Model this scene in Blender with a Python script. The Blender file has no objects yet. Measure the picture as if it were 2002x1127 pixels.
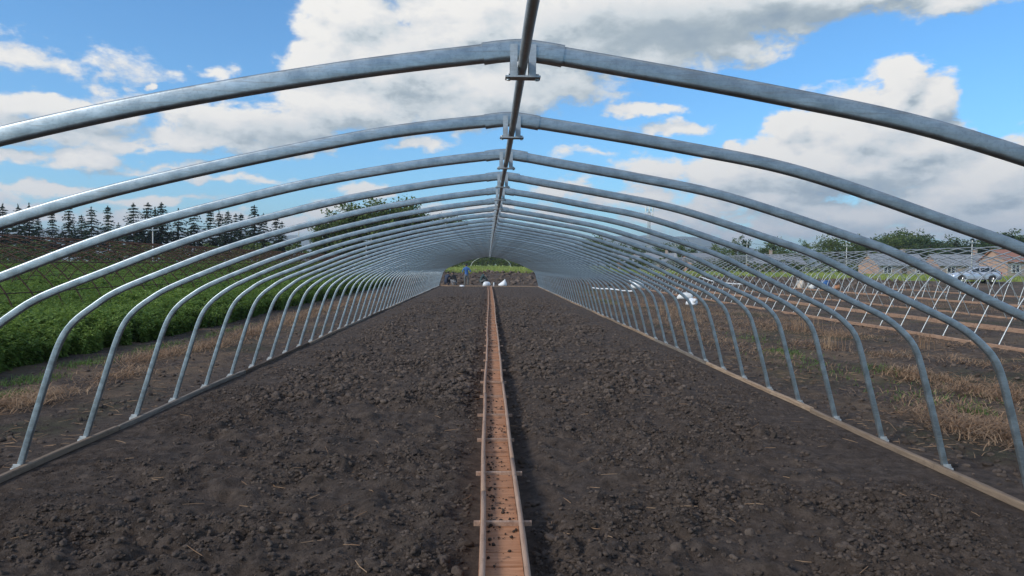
import bpy, bmesh, math, random
import numpy as np
from mathutils import Vector, Matrix

random.seed(7)
RNG = np.random.default_rng(7)
SC = bpy.context.scene
COL = SC.collection
R = math.radians

# ------------------------------------------------------------------ camera
CAM_H = 1.7
YAW, PITCH, ROLL = R(1.837), R(1.826), R(0.5)
_fw = Vector((math.sin(YAW) * math.cos(PITCH), math.cos(YAW) * math.cos(PITCH), -math.sin(PITCH)))
_rt0 = Vector((math.cos(YAW), -math.sin(YAW), 0))
_up0 = _rt0.cross(_fw)
_rt = _rt0 * math.cos(ROLL) + _up0 * math.sin(ROLL)
_up = _up0 * math.cos(ROLL) - _rt0 * math.sin(ROLL)
cam_data = bpy.data.cameras.new('camera')
cam_data.sensor_width = 36.0
cam_data.lens = 36.0 * 1446 / 2002
cam_data.clip_start = 0.05
cam_data.clip_end = 30000
cam = bpy.data.objects.new('camera', cam_data)
COL.objects.link(cam)
m = Matrix.Identity(4)
for i, v in enumerate((_rt, _up, -_fw)):
    for j in range(3):
        m[j][i] = v[j]
m[2][3] = CAM_H
cam.matrix_world = m
SC.camera = cam

# ------------------------------------------------------------------ sun, exposure
SUN_EL, SUN_AZ = R(30), R(-121)          # azimuth measured from +Y towards +X: left, a little behind
SUN_DIR = Vector((math.sin(SUN_AZ) * math.cos(SUN_EL), math.cos(SUN_AZ) * math.cos(SUN_EL), math.sin(SUN_EL)))
sun_data = bpy.data.lights.new('sun', 'SUN')
sun_data.energy = 2.4
sun_data.angle = R(14)
sun_data.color = (1.0, 0.93, 0.82)
sun = bpy.data.objects.new('sun', sun_data)
COL.objects.link(sun)
sun.rotation_euler = (-SUN_DIR).to_track_quat('-Z', 'Y').to_euler()
SC.view_settings.view_transform = 'Standard'
SC.view_settings.look = 'None'
SC.view_settings.exposure = 0.38
SC.view_settings.gamma = 1.0
SC.view_settings.use_curve_mapping = False
SC.render.engine = 'CYCLES'
SC.cycles.use_denoising = True
SC.cycles.max_bounces = 6
SC.cycles.diffuse_bounces = 3
SC.cycles.glossy_bounces = 3
SC.cycles.transmission_bounces = 4
SC.cycles.transparent_max_bounces = 8
SC.cycles.volume_bounces = 0
SC.cycles.caustics_reflective = False
SC.cycles.caustics_refractive = False


# ------------------------------------------------------------------ node helpers
class NT:
    def __init__(self, tree):
        self.t = tree
        self.n = tree.nodes
        self.l = tree.links

    def node(self, kind, **kw):
        nd = self.n.new(kind)
        for k, v in kw.items():
            setattr(nd, k, v)
        return nd

    def put(self, sock, val):
        if isinstance(val, bpy.types.NodeSocket):
            self.l.new(val, sock)
        elif val is not None:
            if isinstance(val, (tuple, list)) and len(val) == 3 and sock.type == 'RGBA':
                val = (*val, 1)
            sock.default_value = val

    def math(self, op, a, b=None, c=None, clamp=False):
        nd = self.node('ShaderNodeMath', operation=op, use_clamp=clamp)
        self.put(nd.inputs[0], a)
        if b is not None: self.put(nd.inputs[1], b)
        if c is not None: self.put(nd.inputs[2], c)
        return nd.outputs[0]

    def vmath(self, op, a, b=None, s=None):
        nd = self.node('ShaderNodeVectorMath', operation=op)
        self.put(nd.inputs[0], a)
        if b is not None: self.put(nd.inputs[1], b)
        if s is not None: self.put(nd.inputs['Scale'], s)
        return nd.outputs['Value'] if op in ('LENGTH', 'DOT_PRODUCT', 'DISTANCE') else nd.outputs[0]

    def noise(self, vec, scale, detail=4, rough=0.5, dist=0.0, col=False):
        nd = self.node('ShaderNodeTexNoise')
        if vec is not None: self.put(nd.inputs['Vector'], vec)
        nd.inputs['Scale'].default_value = scale
        nd.inputs['Detail'].default_value = detail
        nd.inputs['Roughness'].default_value = rough
        nd.inputs['Distortion'].default_value = dist
        return nd.outputs['Color'] if col else nd.outputs['Fac']

    def mix(self, fac, a, b, mode='MIX'):
        nd = self.node('ShaderNodeMix', data_type='RGBA', blend_type=mode)
        self.put(nd.inputs[0], fac)
        self.put(nd.inputs[6], a)
        self.put(nd.inputs[7], b)
        return nd.outputs[2]

    def ramp(self, fac, stops, interp='LINEAR'):
        nd = self.node('ShaderNodeValToRGB')
        cr = nd.color_ramp
        cr.interpolation = interp
        while len(cr.elements) < len(stops):
            cr.elements.new(0.5)
        for e, (p, c) in zip(cr.elements, stops):
            e.position = p
            e.color = (*c, 1) if len(c) == 3 else c
        self.put(nd.inputs[0], fac)
        return nd.outputs[0]

    def smooth(self, v, lo, hi, to0=0.0, to1=1.0):
        nd = self.node('ShaderNodeMapRange', interpolation_type='SMOOTHSTEP')
        self.put(nd.inputs[0], v)
        nd.inputs[1].default_value = lo
        nd.inputs[2].default_value = hi
        nd.inputs[3].default_value = to0
        nd.inputs[4].default_value = to1
        return nd.outputs[0]


# ------------------------------------------------------------------ world: Nishita sky with clouds by direction
def sky_dir(px, py):
    d = _fw + _rt * ((px - 1001) / 1446) - _up * ((py - 563.5) / 1446)
    return math.atan2(d.x, d.y), math.atan2(d.z, math.hypot(d.x, d.y))


# cumulus bodies: centre and half-size (degrees are derived), last = how solid
CLOUDS = [
    (640, 105, 100, 75, 1.1), (700, 40, 110, 60, 1.1), (770, 130, 210, 95, 1.25), (900, 50, 170, 85, 1.25),
    (960, 170, 190, 85, 1.2), (690, 220, 190, 55, 1.0), (880, 210, 170, 55, 1.0), (440, 235, 130, 38, .9),
    (350, 215, 60, 28, .7), (560, 255, 180, 40, .8), (400, 275, 140, 30, .7),
    (1110, 50, 230, 100, 1.3), (1320, 30, 260, 90, 1.3), (1500, -5, 250, 70, 1.2), (1700, -25, 230, 45, 1.0),
    (1100, 165, 150, 50, .75), (1270, 110, 150, 45, .8), (1440, 95, 110, 35, .6), (1900, -20, 150, 30, .7),
    (1742, 172, 58, 50, 1.2), (1815, 200, 52, 46, 1.1), (1745, 235, 110, 62, 1.2), (1640, 265, 110, 60, 1.15),
    (1530, 262, 46, 40, 1.0), (1560, 310, 140, 58, 1.1), (1440, 288, 26, 26, .9), (1700, 320, 200, 58, 1.1),
    (1440, 345, 110, 48, .95), (1680, 255, 140, 85, 1.35), (1570, 325, 190, 66, 1.25), (1790, 290, 120, 70, 1.15), (1930, 340, 130, 60, 1.1), (1480, 390, 160, 35, .8),
    (1880, 345, 90, 40, .9), (1985, 300, 42, 32, .9), (1930, 370, 150, 50, 1.05), (1800, 395, 170, 36, .8),
    (1990, 420, 190, 45, .9), (1650, 420, 230, 36, .75), (1350, 420, 160, 26, .65), (1230, 380, 110, 26, .6),
    (1130, 370, 80, 20, .5), (1480, 450, 260, 22, .6), (1820, 450, 260, 22, .6), (1290, 330, 130, 26, .45),
    (1245, 212, 75, 17, .7), (1310, 246, 105, 18, .6), (1160, 300, 110, 14, .4),
    (30, 200, 62, 30, .9), (75, 205, 34, 22, .8), (150, 225, 130, 30, .7), (240, 205, 90, 24, .7),
    (60, 250, 170, 30, .7), (285, 169, 13, 10, .9), (408, 128, 38, 16, .55), (170, 305, 75, 20, .75),
    (90, 365, 130, 16, .65), (40, 300, 120, 14, .5), (260, 290, 120, 12, .5), (720, 385, 70, 22, .8),
    (650, 408, 60, 18, .7), (800, 285, 90, 14, .45), (560, 300, 120, 12, .45), (300, 390, 160, 12, .4), (450, 355, 120, 10, .4),
    (90, 110, 260, 30, .33), (70, 420, 240, 22, .45), (600, 440, 300, 22, .45), (950, 420, 240, 22, .45), (330, 330, 160, 10, .35),
    (-180, 240, 160, 60, .9), (-350, 120, 160, 80, 1.0), (-260, 380, 220, 30, .8), (2200, 260, 160, 80, 1.0),
    (2260, 420, 220, 40, .9), (2350, 90, 170, 70, 1.0), (800, -120, 330, 110, 1.1), (1350, -150, 330, 120, 1.2),
]
SHADE = [(1330, 62, 420, 85, .85), (1120, 175, 200, 50, .6), (560, 268, 240, 36, .65), (860, 205, 150, 40, .45), (800, 95, 90, 50, .22),
         (1710, 352, 150, 26, .6), (1480, 372, 150, 26, .4), (1600, 405, 420, 26, .3), (120, 250, 220, 26, .6),
         (1930, 430, 180, 26, .35), (1060, 110, 200, 50, .35), (1350, -150, 400, 120, .6)]


def cloud_group():
    g = bpy.data.node_groups.new('cloud_field', 'ShaderNodeTree')
    g.interface.new_socket('Vector', in_out='INPUT', socket_type='NodeSocketVector')
    g.interface.new_socket('Height', in_out='OUTPUT', socket_type='NodeSocketFloat')
    g.interface.new_socket('Shade', in_out='OUTPUT', socket_type='NodeSocketFloat')
    q = NT(g)
    gi = q.node('NodeGroupInput')
    go = q.node('NodeGroupOutput')
    V = gi.outputs[0]
    sep = q.node('ShaderNodeSeparateXYZ')
    q.put(sep.inputs[0], V)
    x, y, z = sep.outputs
    az = q.math('ARCTAN2', x, y)
    el = q.math('ARCTAN2', z, q.math('SQRT', q.math('ADD', q.math('MULTIPLY', x, x), q.math('MULTIPLY', y, y))))
    cmb = q.node('ShaderNodeCombineXYZ')
    q.put(cmb.inputs[0], az)
    q.put(cmb.inputs[1], el)
    P = cmb.outputs[0]
    Vs = q.vmath('MULTIPLY', V, (1, 1, 1.9))
    w1 = q.vmath('SUBTRACT', q.noise(Vs, 9, 3, .55, col=True), (.5, .5, .5))
    w2 = q.vmath('SUBTRACT', q.noise(Vs, 34, 3, .6, col=True), (.5, .5, .5))
    P = q.vmath('ADD', P, q.vmath('MULTIPLY', w1, (.085, .045, 0)))
    P = q.vmath('ADD', P, q.vmath('MULTIPLY', w2, (.03, .022, 0)))

    def field(lst, start):
        acc = start
        for (px, py, rx, ry, wgt) in lst:
            a, e = sky_dir(px, py)
            d = q.vmath('SUBTRACT', P, (a, e, 0))
            d = q.vmath('MULTIPLY', d, (1446 / rx * math.cos(a) ** -0.5, 1446 / ry, 0))
            L = q.vmath('LENGTH', d)
            v = q.math('MULTIPLY_ADD', L, -wgt, wgt)
            acc = q.math('SMOOTH_MAX', acc, v, .22) if acc is not None else v
        return acc
    B = field(CLOUDS, -0.6)
    S = field(SHADE, 0.0)
    # open sky elsewhere: broken cumulus of the same kind, thinning towards the part described above
    zz = q.math('ADD', q.math('MAXIMUM', z, 0.0), .16)
    pl = q.node('ShaderNodeCombineXYZ')
    q.put(pl.inputs[0], q.math('DIVIDE', x, zz))
    q.put(pl.inputs[1], q.math('DIVIDE', y, zz))
    G = q.math('SUBTRACT', q.noise(pl.outputs[0], .75, 4, .55), .5)
    away = q.math('MAXIMUM', q.smooth(q.math('ABSOLUTE', az), .75, 1.1), q.smooth(el, .42, .62))
    G = q.math('ADD', q.math('MULTIPLY', G, 2.6), q.math('MULTIPLY_ADD', away, .9, -.9))
    H = q.math('SMOOTH_MAX', B, G, .2)
    F = q.math('SUBTRACT', q.noise(Vs, 15, 9, .62, .3), .5)
    F2 = q.math('SUBTRACT', q.noise(Vs, 48, 6, .62), .5)
    H = q.math('MULTIPLY_ADD', F, 1.35, H)
    H = q.math('MULTIPLY_ADD', F2, .5, H)
    q.put(go.inputs[0], H)
    q.put(go.inputs[1], S)
    return g


world = bpy.data.worlds.new('World')
SC.world = world
world.use_nodes = True
W = NT(world.node_tree)
for nd in list(W.n):
    W.n.remove(nd)
sky = W.node('ShaderNodeTexSky', sky_type='NISHITA')
sky.sun_disc = False
sky.sun_elevation = SUN_EL
sky.sun_rotation = SUN_AZ
sky.altitude = 200
sky.air_density = 1.0
sky.dust_density = 0.4
sky.ozone_density = 2.5
hsv = W.node('ShaderNodeHueSaturation')
hsv.inputs['Saturation'].default_value = 1.05
hsv.inputs['Value'].default_value = 1.0
W.l.new(sky.outputs[0], hsv.inputs['Color'])
tc = W.node('ShaderNodeTexCoord')
cg = cloud_group()
c1 = W.node('ShaderNodeGroup')
c1.node_tree = cg
W.l.new(tc.outputs['Generated'], c1.inputs[0])
c2 = W.node('ShaderNodeGroup')
c2.node_tree = cg
W.put(c2.inputs[0], W.vmath('ADD', tc.outputs['Generated'], (-.016, -.004, .02)))
alpha = W.smooth(c1.outputs[0], -.05, .32)
lit = W.math('SUBTRACT', c1.outputs[0], c2.outputs[0])
lit = W.math('MULTIPLY_ADD', lit, .85, .70, clamp=True)
dark = W.math('MULTIPLY', W.math('MAXIMUM', c1.outputs[1], 0.0), 1.0, clamp=True)
deep = W.smooth(c1.outputs[0], .5, 1.5)
lit = W.math('MULTIPLY', lit, W.math('MULTIPLY_ADD', deep, -.1, 1.0))
lit = W.math('MULTIPLY', lit, W.math('MULTIPLY_ADD', dark, -.85, 1.0), clamp=True)
ccol = W.ramp(lit, [(0.0, (1.75, 2.25, 2.75)), (.25, (2.5, 2.95, 3.25)), (.5, (4.1, 4.4, 4.55)), (.75, (5.1, 5.1, 5.05)), (1.0, (5.9, 5.75, 5.45))])
blue = W.mix(1.0, hsv.outputs[0], (.52, .92, 1.15), 'MULTIPLY')
final = W.mix(alpha, blue, ccol)
bg = W.node('ShaderNodeBackground')
bg.inputs['Strength'].default_value = 0.13
W.l.new(final, bg.inputs['Color'])
wo = W.node('ShaderNodeOutputWorld')
W.l.new(bg.outputs[0], wo.inputs[0])
world.cycles.sampling_method = 'MANUAL'
world.cycles.sample_map_resolution = 512

# ------------------------------------------------------------------ numpy noise
_perm = np.random.default_rng(3).permutation(512).astype(np.int64)
_ang = np.random.default_rng(4).random(512) * 2 * np.pi
_gx, _gy = np.cos(_ang), np.sin(_ang)


def perlin(x, y):
    xi = np.floor(x).astype(np.int64)
    yi = np.floor(y).astype(np.int64)
    xf, yf = x - xi, y - yi
    u = xf * xf * xf * (xf * (xf * 6 - 15) + 10)
    v = yf * yf * yf * (yf * (yf * 6 - 15) + 10)

    def g(ix, iy, dx, dy):
        h = _perm[(_perm[ix & 511] + iy) & 511]
        return _gx[h] * dx + _gy[h] * dy
    a = g(xi, yi, xf, yf)
    b = g(xi + 1, yi, xf - 1, yf)
    c = g(xi, yi + 1, xf, yf - 1)
    d = g(xi + 1, yi + 1, xf - 1, yf - 1)
    return (a * (1 - u) + b * u) * (1 - v) + (c * (1 - u) + d * u) * v


def sstep(v, a, b):
    t = np.clip((v - a) / (b - a), 0, 1)
    return t * t * (3 - 2 * t)


TROUGH_X = 0.085


def ground_z(x, y):
    x = np.asarray(x, float)
    y = np.asarray(y, float)
    ax = np.abs(x)
    inside = (1 - sstep(ax, 3.45, 3.75)) * (1 - sstep(y, 55.5, 57)) * sstep(y, -3, 0)
    right = sstep(x, 3.95, 4.4) * (1 - sstep(x, 60, 90))
    left = sstep(-x, 3.95, 4.4) * (1 - sstep(-x, 40, 60))
    near = 1 - sstep(np.maximum(ax, y), 90, 140)
    n1 = perlin(x * .9 + 3, y * .9)
    n2 = perlin(x * 3.1, y * 3.1 + 9)
    n3 = perlin(x * 7.7 + 5, y * 7.7)
    n4 = perlin(x * 17 + 1, y * 17 + 2)
    n5 = perlin(x * 37, y * 37)
    bill3 = .35 - np.abs(n3)
    bill4 = .35 - np.abs(n4)
    far = 1 - sstep(y, 9, 22)
    rough = sstep(n1 + .5 * perlin(x * .4, y * .4 + 40), -.35, .45)
    edgeflat = 1 - .65 * sstep(ax, 2.5, 3.2)
    mound = np.maximum(0, perlin(x * 4.3 + n3 * .5, y * 4.3 + n2 * .6 + 31)) ** 1.0 * 2 - .4
    z = inside * (.035 * n1 + edgeflat * (.06 * n2 + .045 * mound + (.075 * bill3 + .045 * n3) * (.4 + .9 * rough)) + far * (.045 * bill4 + .028 * n5) * (.35 + .9 * rough))
    big = perlin(x * .35 + 20, y * .35) * .09 + perlin(x * 1.3, y * 1.3 + 77) * .05
    outr = (big + .055 * n2 + .04 * n3 + far * .03 * bill4)
    t2 = sstep(x, 11.0, 11.3) * (1 - sstep(x, 17.2, 17.5)) * (1 - sstep(y, 55, 57))
    z = z + right * near * outr * (1 - .75 * t2) + left * near * (.4 * big + .03 * n2 + .028 * n3 + far * .02 * bill4)
    # shallow furrow beside the trough, soil kept below its bottom
    dx = np.abs(x - TROUGH_X)
    fur = (1 - sstep(dx, .16, .46)) * (1 - sstep(y, 55.5, 56.5)) * sstep(y, -3, 0)
    z = z * (1 - .8 * fur) - .055 * fur
    # bank beyond the end of the tunnel and the raised green field behind it
    hT = np.interp(x, [-60, -20, -6, 0, 10, 37, 90, 200], [.4, .7, .95, .95, .9, .42, .3, .2])
    edge = 58.5 + 1.2 * perlin(x * .15, y * 0 + 3.3) + np.maximum(0, ax - 6) * .12
    bank = sstep(y, edge, edge + 9.5)
    rubble = bank * (1 - sstep(y, edge + 8, edge + 16)) * (perlin(x * .8 + 9, y * .8) * .16 + perlin(x * 2.3, y * 2.3) * .07)
    z = z + bank * hT + rubble
    z = z - .06 * np.exp(-((y - 57.4) / .7) ** 2) * (ax < 8)
    return z


# ------------------------------------------------------------------ mesh helpers
def tag(o, label=None, cat=None, group=None, kind=None):
    if label: o['label'] = label
    if cat: o['category'] = cat
    if group: o['group'] = group
    if kind: o['kind'] = kind
    return o


def make_mesh(name, V, F, smooth=False):
    V = np.asarray(V, np.float32)
    me = bpy.data.meshes.new(name)
    if isinstance(F, np.ndarray):
        k = F.shape[1]
        me.vertices.add(len(V))
        me.vertices.foreach_set('co', V.ravel())
        me.loops.add(F.size)
        me.loops.foreach_set('vertex_index', F.astype(np.int32).ravel())
        me.polygons.add(len(F))
        me.polygons.foreach_set('loop_start', np.arange(0, F.size, k, dtype=np.int32))
        me.update(calc_edges=True)
        me.validate()
    else:
        me.from_pydata([tuple(map(float, v)) for v in V], [], [tuple(int(i) for i in f) for f in F])
        me.update()
    if smooth:
        me.polygons.foreach_set('use_smooth', np.ones(len(me.polygons), bool))
    return me


def link(name, me, mat=None, parent=None, loc=None, rot=None):
    o = bpy.data.objects.new(name, me)
    COL.objects.link(o)
    if mat is not None and me is not None and len(me.materials) == 0:
        me.materials.append(mat)
    if parent is not None: o.parent = parent
    if loc is not None: o.location = loc
    if rot is not None: o.rotation_euler = rot
    return o


def empty(name, loc=(0, 0, 0), rz=0.0):
    o = bpy.data.objects.new(name, None)
    o.empty_display_size = .3
    COL.objects.link(o)
    o.location = loc
    o.rotation_euler = (0, 0, rz)
    return o


def copy_tree(o, parent=None):
    c = o.copy()
    COL.objects.link(c)
    c.parent = parent
    for ch in o.children:
        copy_tree(ch, c)
    return c


class MB:
    def __init__(self):
        self.v, self.f, self.sm = [], [], []

    def add(self, V, F):
        b = len(self.v)
        self.v += [tuple(map(float, p)) for p in V]
        self.f += [tuple(int(i) + b for i in f) for f in F]
        return self

    def box(self, c, s, rz=0.0, taper=1.0, rx=0.0):
        x, y, z = s[0] / 2, s[1] / 2, s[2] / 2
        pts = [Vector((sx * x * (taper if sz > 0 else 1), sy * y * (taper if sz > 0 else 1), sz * z)) for sz in (-1, 1) for sy in (-1, 1) for sx in (-1, 1)]
        M = Matrix.Rotation(rz, 3, 'Z') @ Matrix.Rotation(rx, 3, 'X')
        pts = [M @ p + Vector(c) for p in pts]
        return self.add(pts, [(0, 2, 3, 1), (4, 5, 7, 6), (0, 1, 5, 4), (1, 3, 7, 5), (3, 2, 6, 7), (2, 0, 4, 6)])

    def bar(self, a, b, r, k=6, r2=None):
        return self.tube([a, b], [r, r if r2 is None else r2], k)

    def tube(self, pts, r, k=8, caps=True):
        V, F = tube(pts, r, k, caps)
        return self.add(V, F)

    def build(self, name, mat, parent=None, smooth=False, loc=None):
        me = make_mesh(name, self.v, self.f, smooth)
        return link(name, me, mat, parent, loc)


def tube(pts, r, k=8, caps=True):
    P = [Vector(p) for p in pts]
    n = len(P)
    if not hasattr(r, '__len__'): r = [r] * n
    V, F = [], []
    T0 = (P[1] - P[0]).normalized()
    ref = Vector((0, 0, 1)) if abs(T0.z) < .9 else Vector((0, 1, 0))
    N = (ref - T0 * ref.dot(T0)).normalized()
    for i in range(n):
        T = (P[min(i + 1, n - 1)] - P[max(i - 1, 0)]).normalized()
        N = (N - T * N.dot(T)).normalized()
        B = T.cross(N)
        for j in range(k):
            a = 2 * math.pi * j / k
            V.append(P[i] + N * (math.cos(a) * r[i]) + B * (math.sin(a) * r[i]))
    for i in range(n - 1):
        for j in range(k):
            F.append((i * k + j, i * k + (j + 1) % k, (i + 1) * k + (j + 1) % k, (i + 1) * k + j))
    if caps:
        F.append(tuple(reversed(range(k))))
        F.append(tuple(range((n - 1) * k, n * k)))
    return V, F


def catmull(pts, n):
    P = np.array(pts, float)
    P = np.vstack([2 * P[0] - P[1], P, 2 * P[-1] - P[-2]])
    out = []
    segs = len(P) - 3
    for s in range(segs):
        p0, p1, p2, p3 = P[s:s + 4]
        for t in np.linspace(0, 1, n, endpoint=False):
            out.append(.5 * ((2 * p1) + (p2 - p0) * t + (2 * p0 - 5 * p1 + 4 * p2 - p3) * t * t + (3 * p1 - p0 - 3 * p2 + p3) * t ** 3))
    out.append(P[-2])
    return np.array(out)


# ------------------------------------------------------------------ materials
def mat_base(name):
    mt = bpy.data.materials.new(name)
    mt.use_nodes = True
    q = NT(mt.node_tree)
    b = q.n.get('Principled BSDF')
    return mt, q, b


def coords(q, kind='Object'):
    return q.node('ShaderNodeTexCoord').outputs[kind]


def obj_random(q):
    return q.node('ShaderNodeObjectInfo').outputs['Random']


def wpos(q):
    return q.node('ShaderNodeNewGeometry').outputs['Position']


def bump(q, b, h, strength, dist):
    nd = q.node('ShaderNodeBump')
    nd.inputs['Strength'].default_value = strength
    nd.inputs['Distance'].default_value = dist
    q.put(nd.inputs['Height'], h)
    q.l.new(nd.outputs[0], b.inputs['Normal'])


def m_soil():
    mt, q, b = mat_base('soil')
    P = wpos(q)
    n1 = q.noise(P, 1.1, 5, .6)
    n2 = q.noise(P, 9, 6, .65)
    n3 = q.noise(P, 60, 4, .7)
    c = q.ramp(n2, [(.25, (.032, .024, .019)), (.5, (.095, .071, .057)), (.75, (.175, .133, .107))])
    c2 = q.mix(q.smooth(n1, .4, .7), c, (.088, .066, .054))
    c = q.mix(.35, c, c2)
    c = q.mix(q.smooth(n3, .56, .8, 0, .5), c, (.15, .12, .105))
    sx = q.node('ShaderNodeSeparateXYZ')
    q.put(sx.inputs[0], P)
    x, y = sx.outputs[0], sx.outputs[1]
    # lighter dry and straw-strewn ground beside the tunnel
    ax = q.math('ABSOLUTE', x)
    side = q.smooth(ax, 3.9, 4.6)
    pn = q.noise(P, .55, 5, .6)
    dry = q.math('MULTIPLY', side, q.smooth(pn, .46, .62))
    c = q.mix(q.math('MULTIPLY', dry, .75), c, q.mix(n2, (.13, .09, .062), (.25, .175, .115)))
    moss = q.math('MULTIPLY', q.math('MULTIPLY', side, q.smooth(q.noise(P, .42, 4, .55, .4), .5, .64)), q.smooth(n2, .36, .56))
    c = q.mix(q.math('MULTIPLY', moss, .6), c, (.05, .062, .026))
    # the raised field beyond the bank is grassed
    yy = q.math('SUBTRACT', y, q.math('MULTIPLY', q.math('MAXIMUM', q.math('SUBTRACT', ax, 6.0), 0.0), .12))
    yy = q.math('ADD', yy, q.math('MULTIPLY', q.math('SUBTRACT', q.noise(P, .35, 3, .6), .5), 7.0))
    g = q.smooth(yy, 66.5, 69.5)
    gl = q.smooth(q.math('MULTIPLY', x, -1.0), 7.2, 9.0)
    gcol_sunlit = q.ramp(q.noise(P, .22, 6, .65), [(.3, (.16, .22, .05)), (.5, (.28, .34, .08)), (.7, (.42, .45, .14))])  # sunlight on the far field is put into these lighter greens
    c = q.mix(g, c, gcol_sunlit)
    c = q.mix(q.math('MULTIPLY', gl, q.math('SUBTRACT', 1.0, g)), c, (.035, .045, .018))
    q.put(b.inputs['Base Color'], c)
    b.inputs['Roughness'].default_value = .95
    b.inputs['Specular IOR Level'].default_value = .15
    h = q.math('ADD', q.noise(P, 45, 6, .7), q.math('MULTIPLY', q.noise(P, 160, 4, .7), .5))
    bump(q, b, h, 1.0, .03)
    return mt


def m_clod():
    mt, q, b = mat_base('clod_soil')
    P = wpos(q)
    n = q.noise(P, 6, 4, .6)
    n2 = q.noise(P, 60, 5, .7)
    rn = obj_random(q)
    c = q.ramp(q.math('ADD', q.math('MULTIPLY', n, .7), q.math('MULTIPLY', rn, .3)), [(.25, (.058, .044, .036)), (.5, (.12, .091, .074)), (.7, (.175, .134, .11)), (.8, (.24, .187, .152))])
    c = q.mix(q.smooth(n2, .4, .75, 0, .4), c, (.045, .035, .029))
    q.put(b.inputs['Base Color'], c)
    b.inputs['Roughness'].default_value = .95
    b.inputs['Specular IOR Level'].default_value = .12
    bump(q, b, q.noise(P, 70, 7, .8), 1.0, .02)
    return mt


def m_galv(name, tint=(.37, .415, .44), rough=.42, metal=.82, dirt=.6):
    mt, q, b = mat_base(name)
    P = coords(q)
    rnd = obj_random(q)
    n = q.noise(P, 14, 5, .65)
    fine = q.noise(P, 120, 4, .7)
    streak = q.noise(q.vmath('MULTIPLY', P, (4, 60, 60)), 2.0, 4, .6)
    lo = tuple(v * .74 for v in tint)
    hi = tuple(min(1, v * 1.12) for v in tint)
    c = q.mix(q.smooth(n, .3, .7), lo, hi)
    c = q.mix(q.smooth(fine, .48, .72, 0, .45), c, tuple(v * .5 for v in tint))
    c = q.mix(q.smooth(q.noise(q.vmath('MULTIPLY', P, (2.2, 9, 9)), 3.0, 5, .7), .5, .72, 0, .55), c, tuple(min(1, v * 1.5) for v in tint))
    c = q.mix(q.smooth(streak, .5, .68, 0, dirt), c, (.27, .255, .235))
    c = q.mix(q.smooth(q.noise(P, 5, 3, .6), .63, .75, 0, .4), c, (.62, .64, .62))
    c = q.mix(q.math('MULTIPLY', rnd, .25), c, lo)
    q.put(b.inputs['Base Color'], c)
    b.inputs['Metallic'].default_value = metal
    q.put(b.inputs['Roughness'], q.math('MULTIPLY_ADD', n, .3, rough - .15))
    bump(q, b, fine, .15, .002)
    return mt


def m_rust(name):
    mt, q, b = mat_base(name)
    P = coords(q)
    n = q.noise(P, 8, 4, .6)
    c = q.ramp(n, [(.3, (.035, .018, .014)), (.55, (.075, .034, .022)), (.75, (.13, .06, .035))])
    q.put(b.inputs['Base Color'], c)
    b.inputs['Roughness'].default_value = .85
    b.inputs['Metallic'].default_value = .15
    return mt


def m_wood(name, lo, hi, dirt=.4, scale=(40, 3, 40), dirtcol=(.05, .038, .032)):
    mt, q, b = mat_base(name)
    P = coords(q)
    rnd = obj_random(q)
    off = q.node('ShaderNodeCombineXYZ')
    q.put(off.inputs[0], q.math('MULTIPLY', rnd, 37.0))
    q.put(off.inputs[1], q.math('MULTIPLY', rnd, 91.0))
    Q = q.vmath('ADD', P, off.outputs[0])
    g = q.noise(q.vmath('MULTIPLY', Q, scale), 1.0, 6, .65, .6)
    c = q.mix(q.smooth(g, .3, .7), lo, hi)
    mid = tuple((a + bb) / 2 * .78 for a, bb in zip(lo, hi))
    c = q.mix(q.math('MULTIPLY', q.math('FRACT', q.math('MULTIPLY', rnd, 7.31)), .55), c, mid)
    d = q.noise(wpos(q), 9, 6, .7)
    c = q.mix(q.smooth(d, .53, .70, 0, dirt), c, dirtcol)
    c = q.mix(q.smooth(q.noise(wpos(q), 75, 4, .7), .62, .72, 0, dirt), c, dirtcol)
    q.put(b.inputs['Base Color'], c)
    b.inputs['Roughness'].default_value = .85
    b.inputs['Specular IOR Level'].default_value = .2
    bump(q, b, g, .5, .003)
    return mt


def m_leaf(name, lo, hi, scale=1.0, trans=.35, rough=.6):
    mt, q, b = mat_base(name)
    P = wpos(q)
    n = q.noise(P, scale, 4, .65)
    c = q.mix(q.smooth(n, .3, .7), lo, hi)
    rnd = obj_random(q)
    c = q.mix(q.math('MULTIPLY', rnd, .35), c, tuple(a * .6 for a in lo))
    q.put(b.inputs['Base Color'], c)
    b.inputs['Roughness'].default_value = rough
    b.inputs['Specular IOR Level'].default_value = .3
    tr = q.node('ShaderNodeBsdfTranslucent')
    q.put(tr.inputs[0], q.mix(.5, c, hi))
    mx = q.node('ShaderNodeMixShader')
    mx.inputs[0].default_value = trans
    q.l.new(b.outputs[0], mx.inputs[1])
    q.l.new(tr.outputs[0], mx.inputs[2])
    q.l.new(mx.outputs[0], q.n.get('Material Output').inputs[0])
    return mt


def m_plain(name, col, rough=.7, metal=0.0, var=.15, scale=6):
    mt, q, b = mat_base(name)
    n = q.noise(coords(q), scale, 5, .6)
    c = q.mix(q.smooth(n, .3, .7), tuple(v * (1 - var) for v in col), tuple(min(1, v * (1 + var)) for v in col))
    q.put(b.inputs['Base Color'], c)
    b.inputs['Roughness'].default_value = rough
    b.inputs['Metallic'].default_value = metal
    return mt


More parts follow.
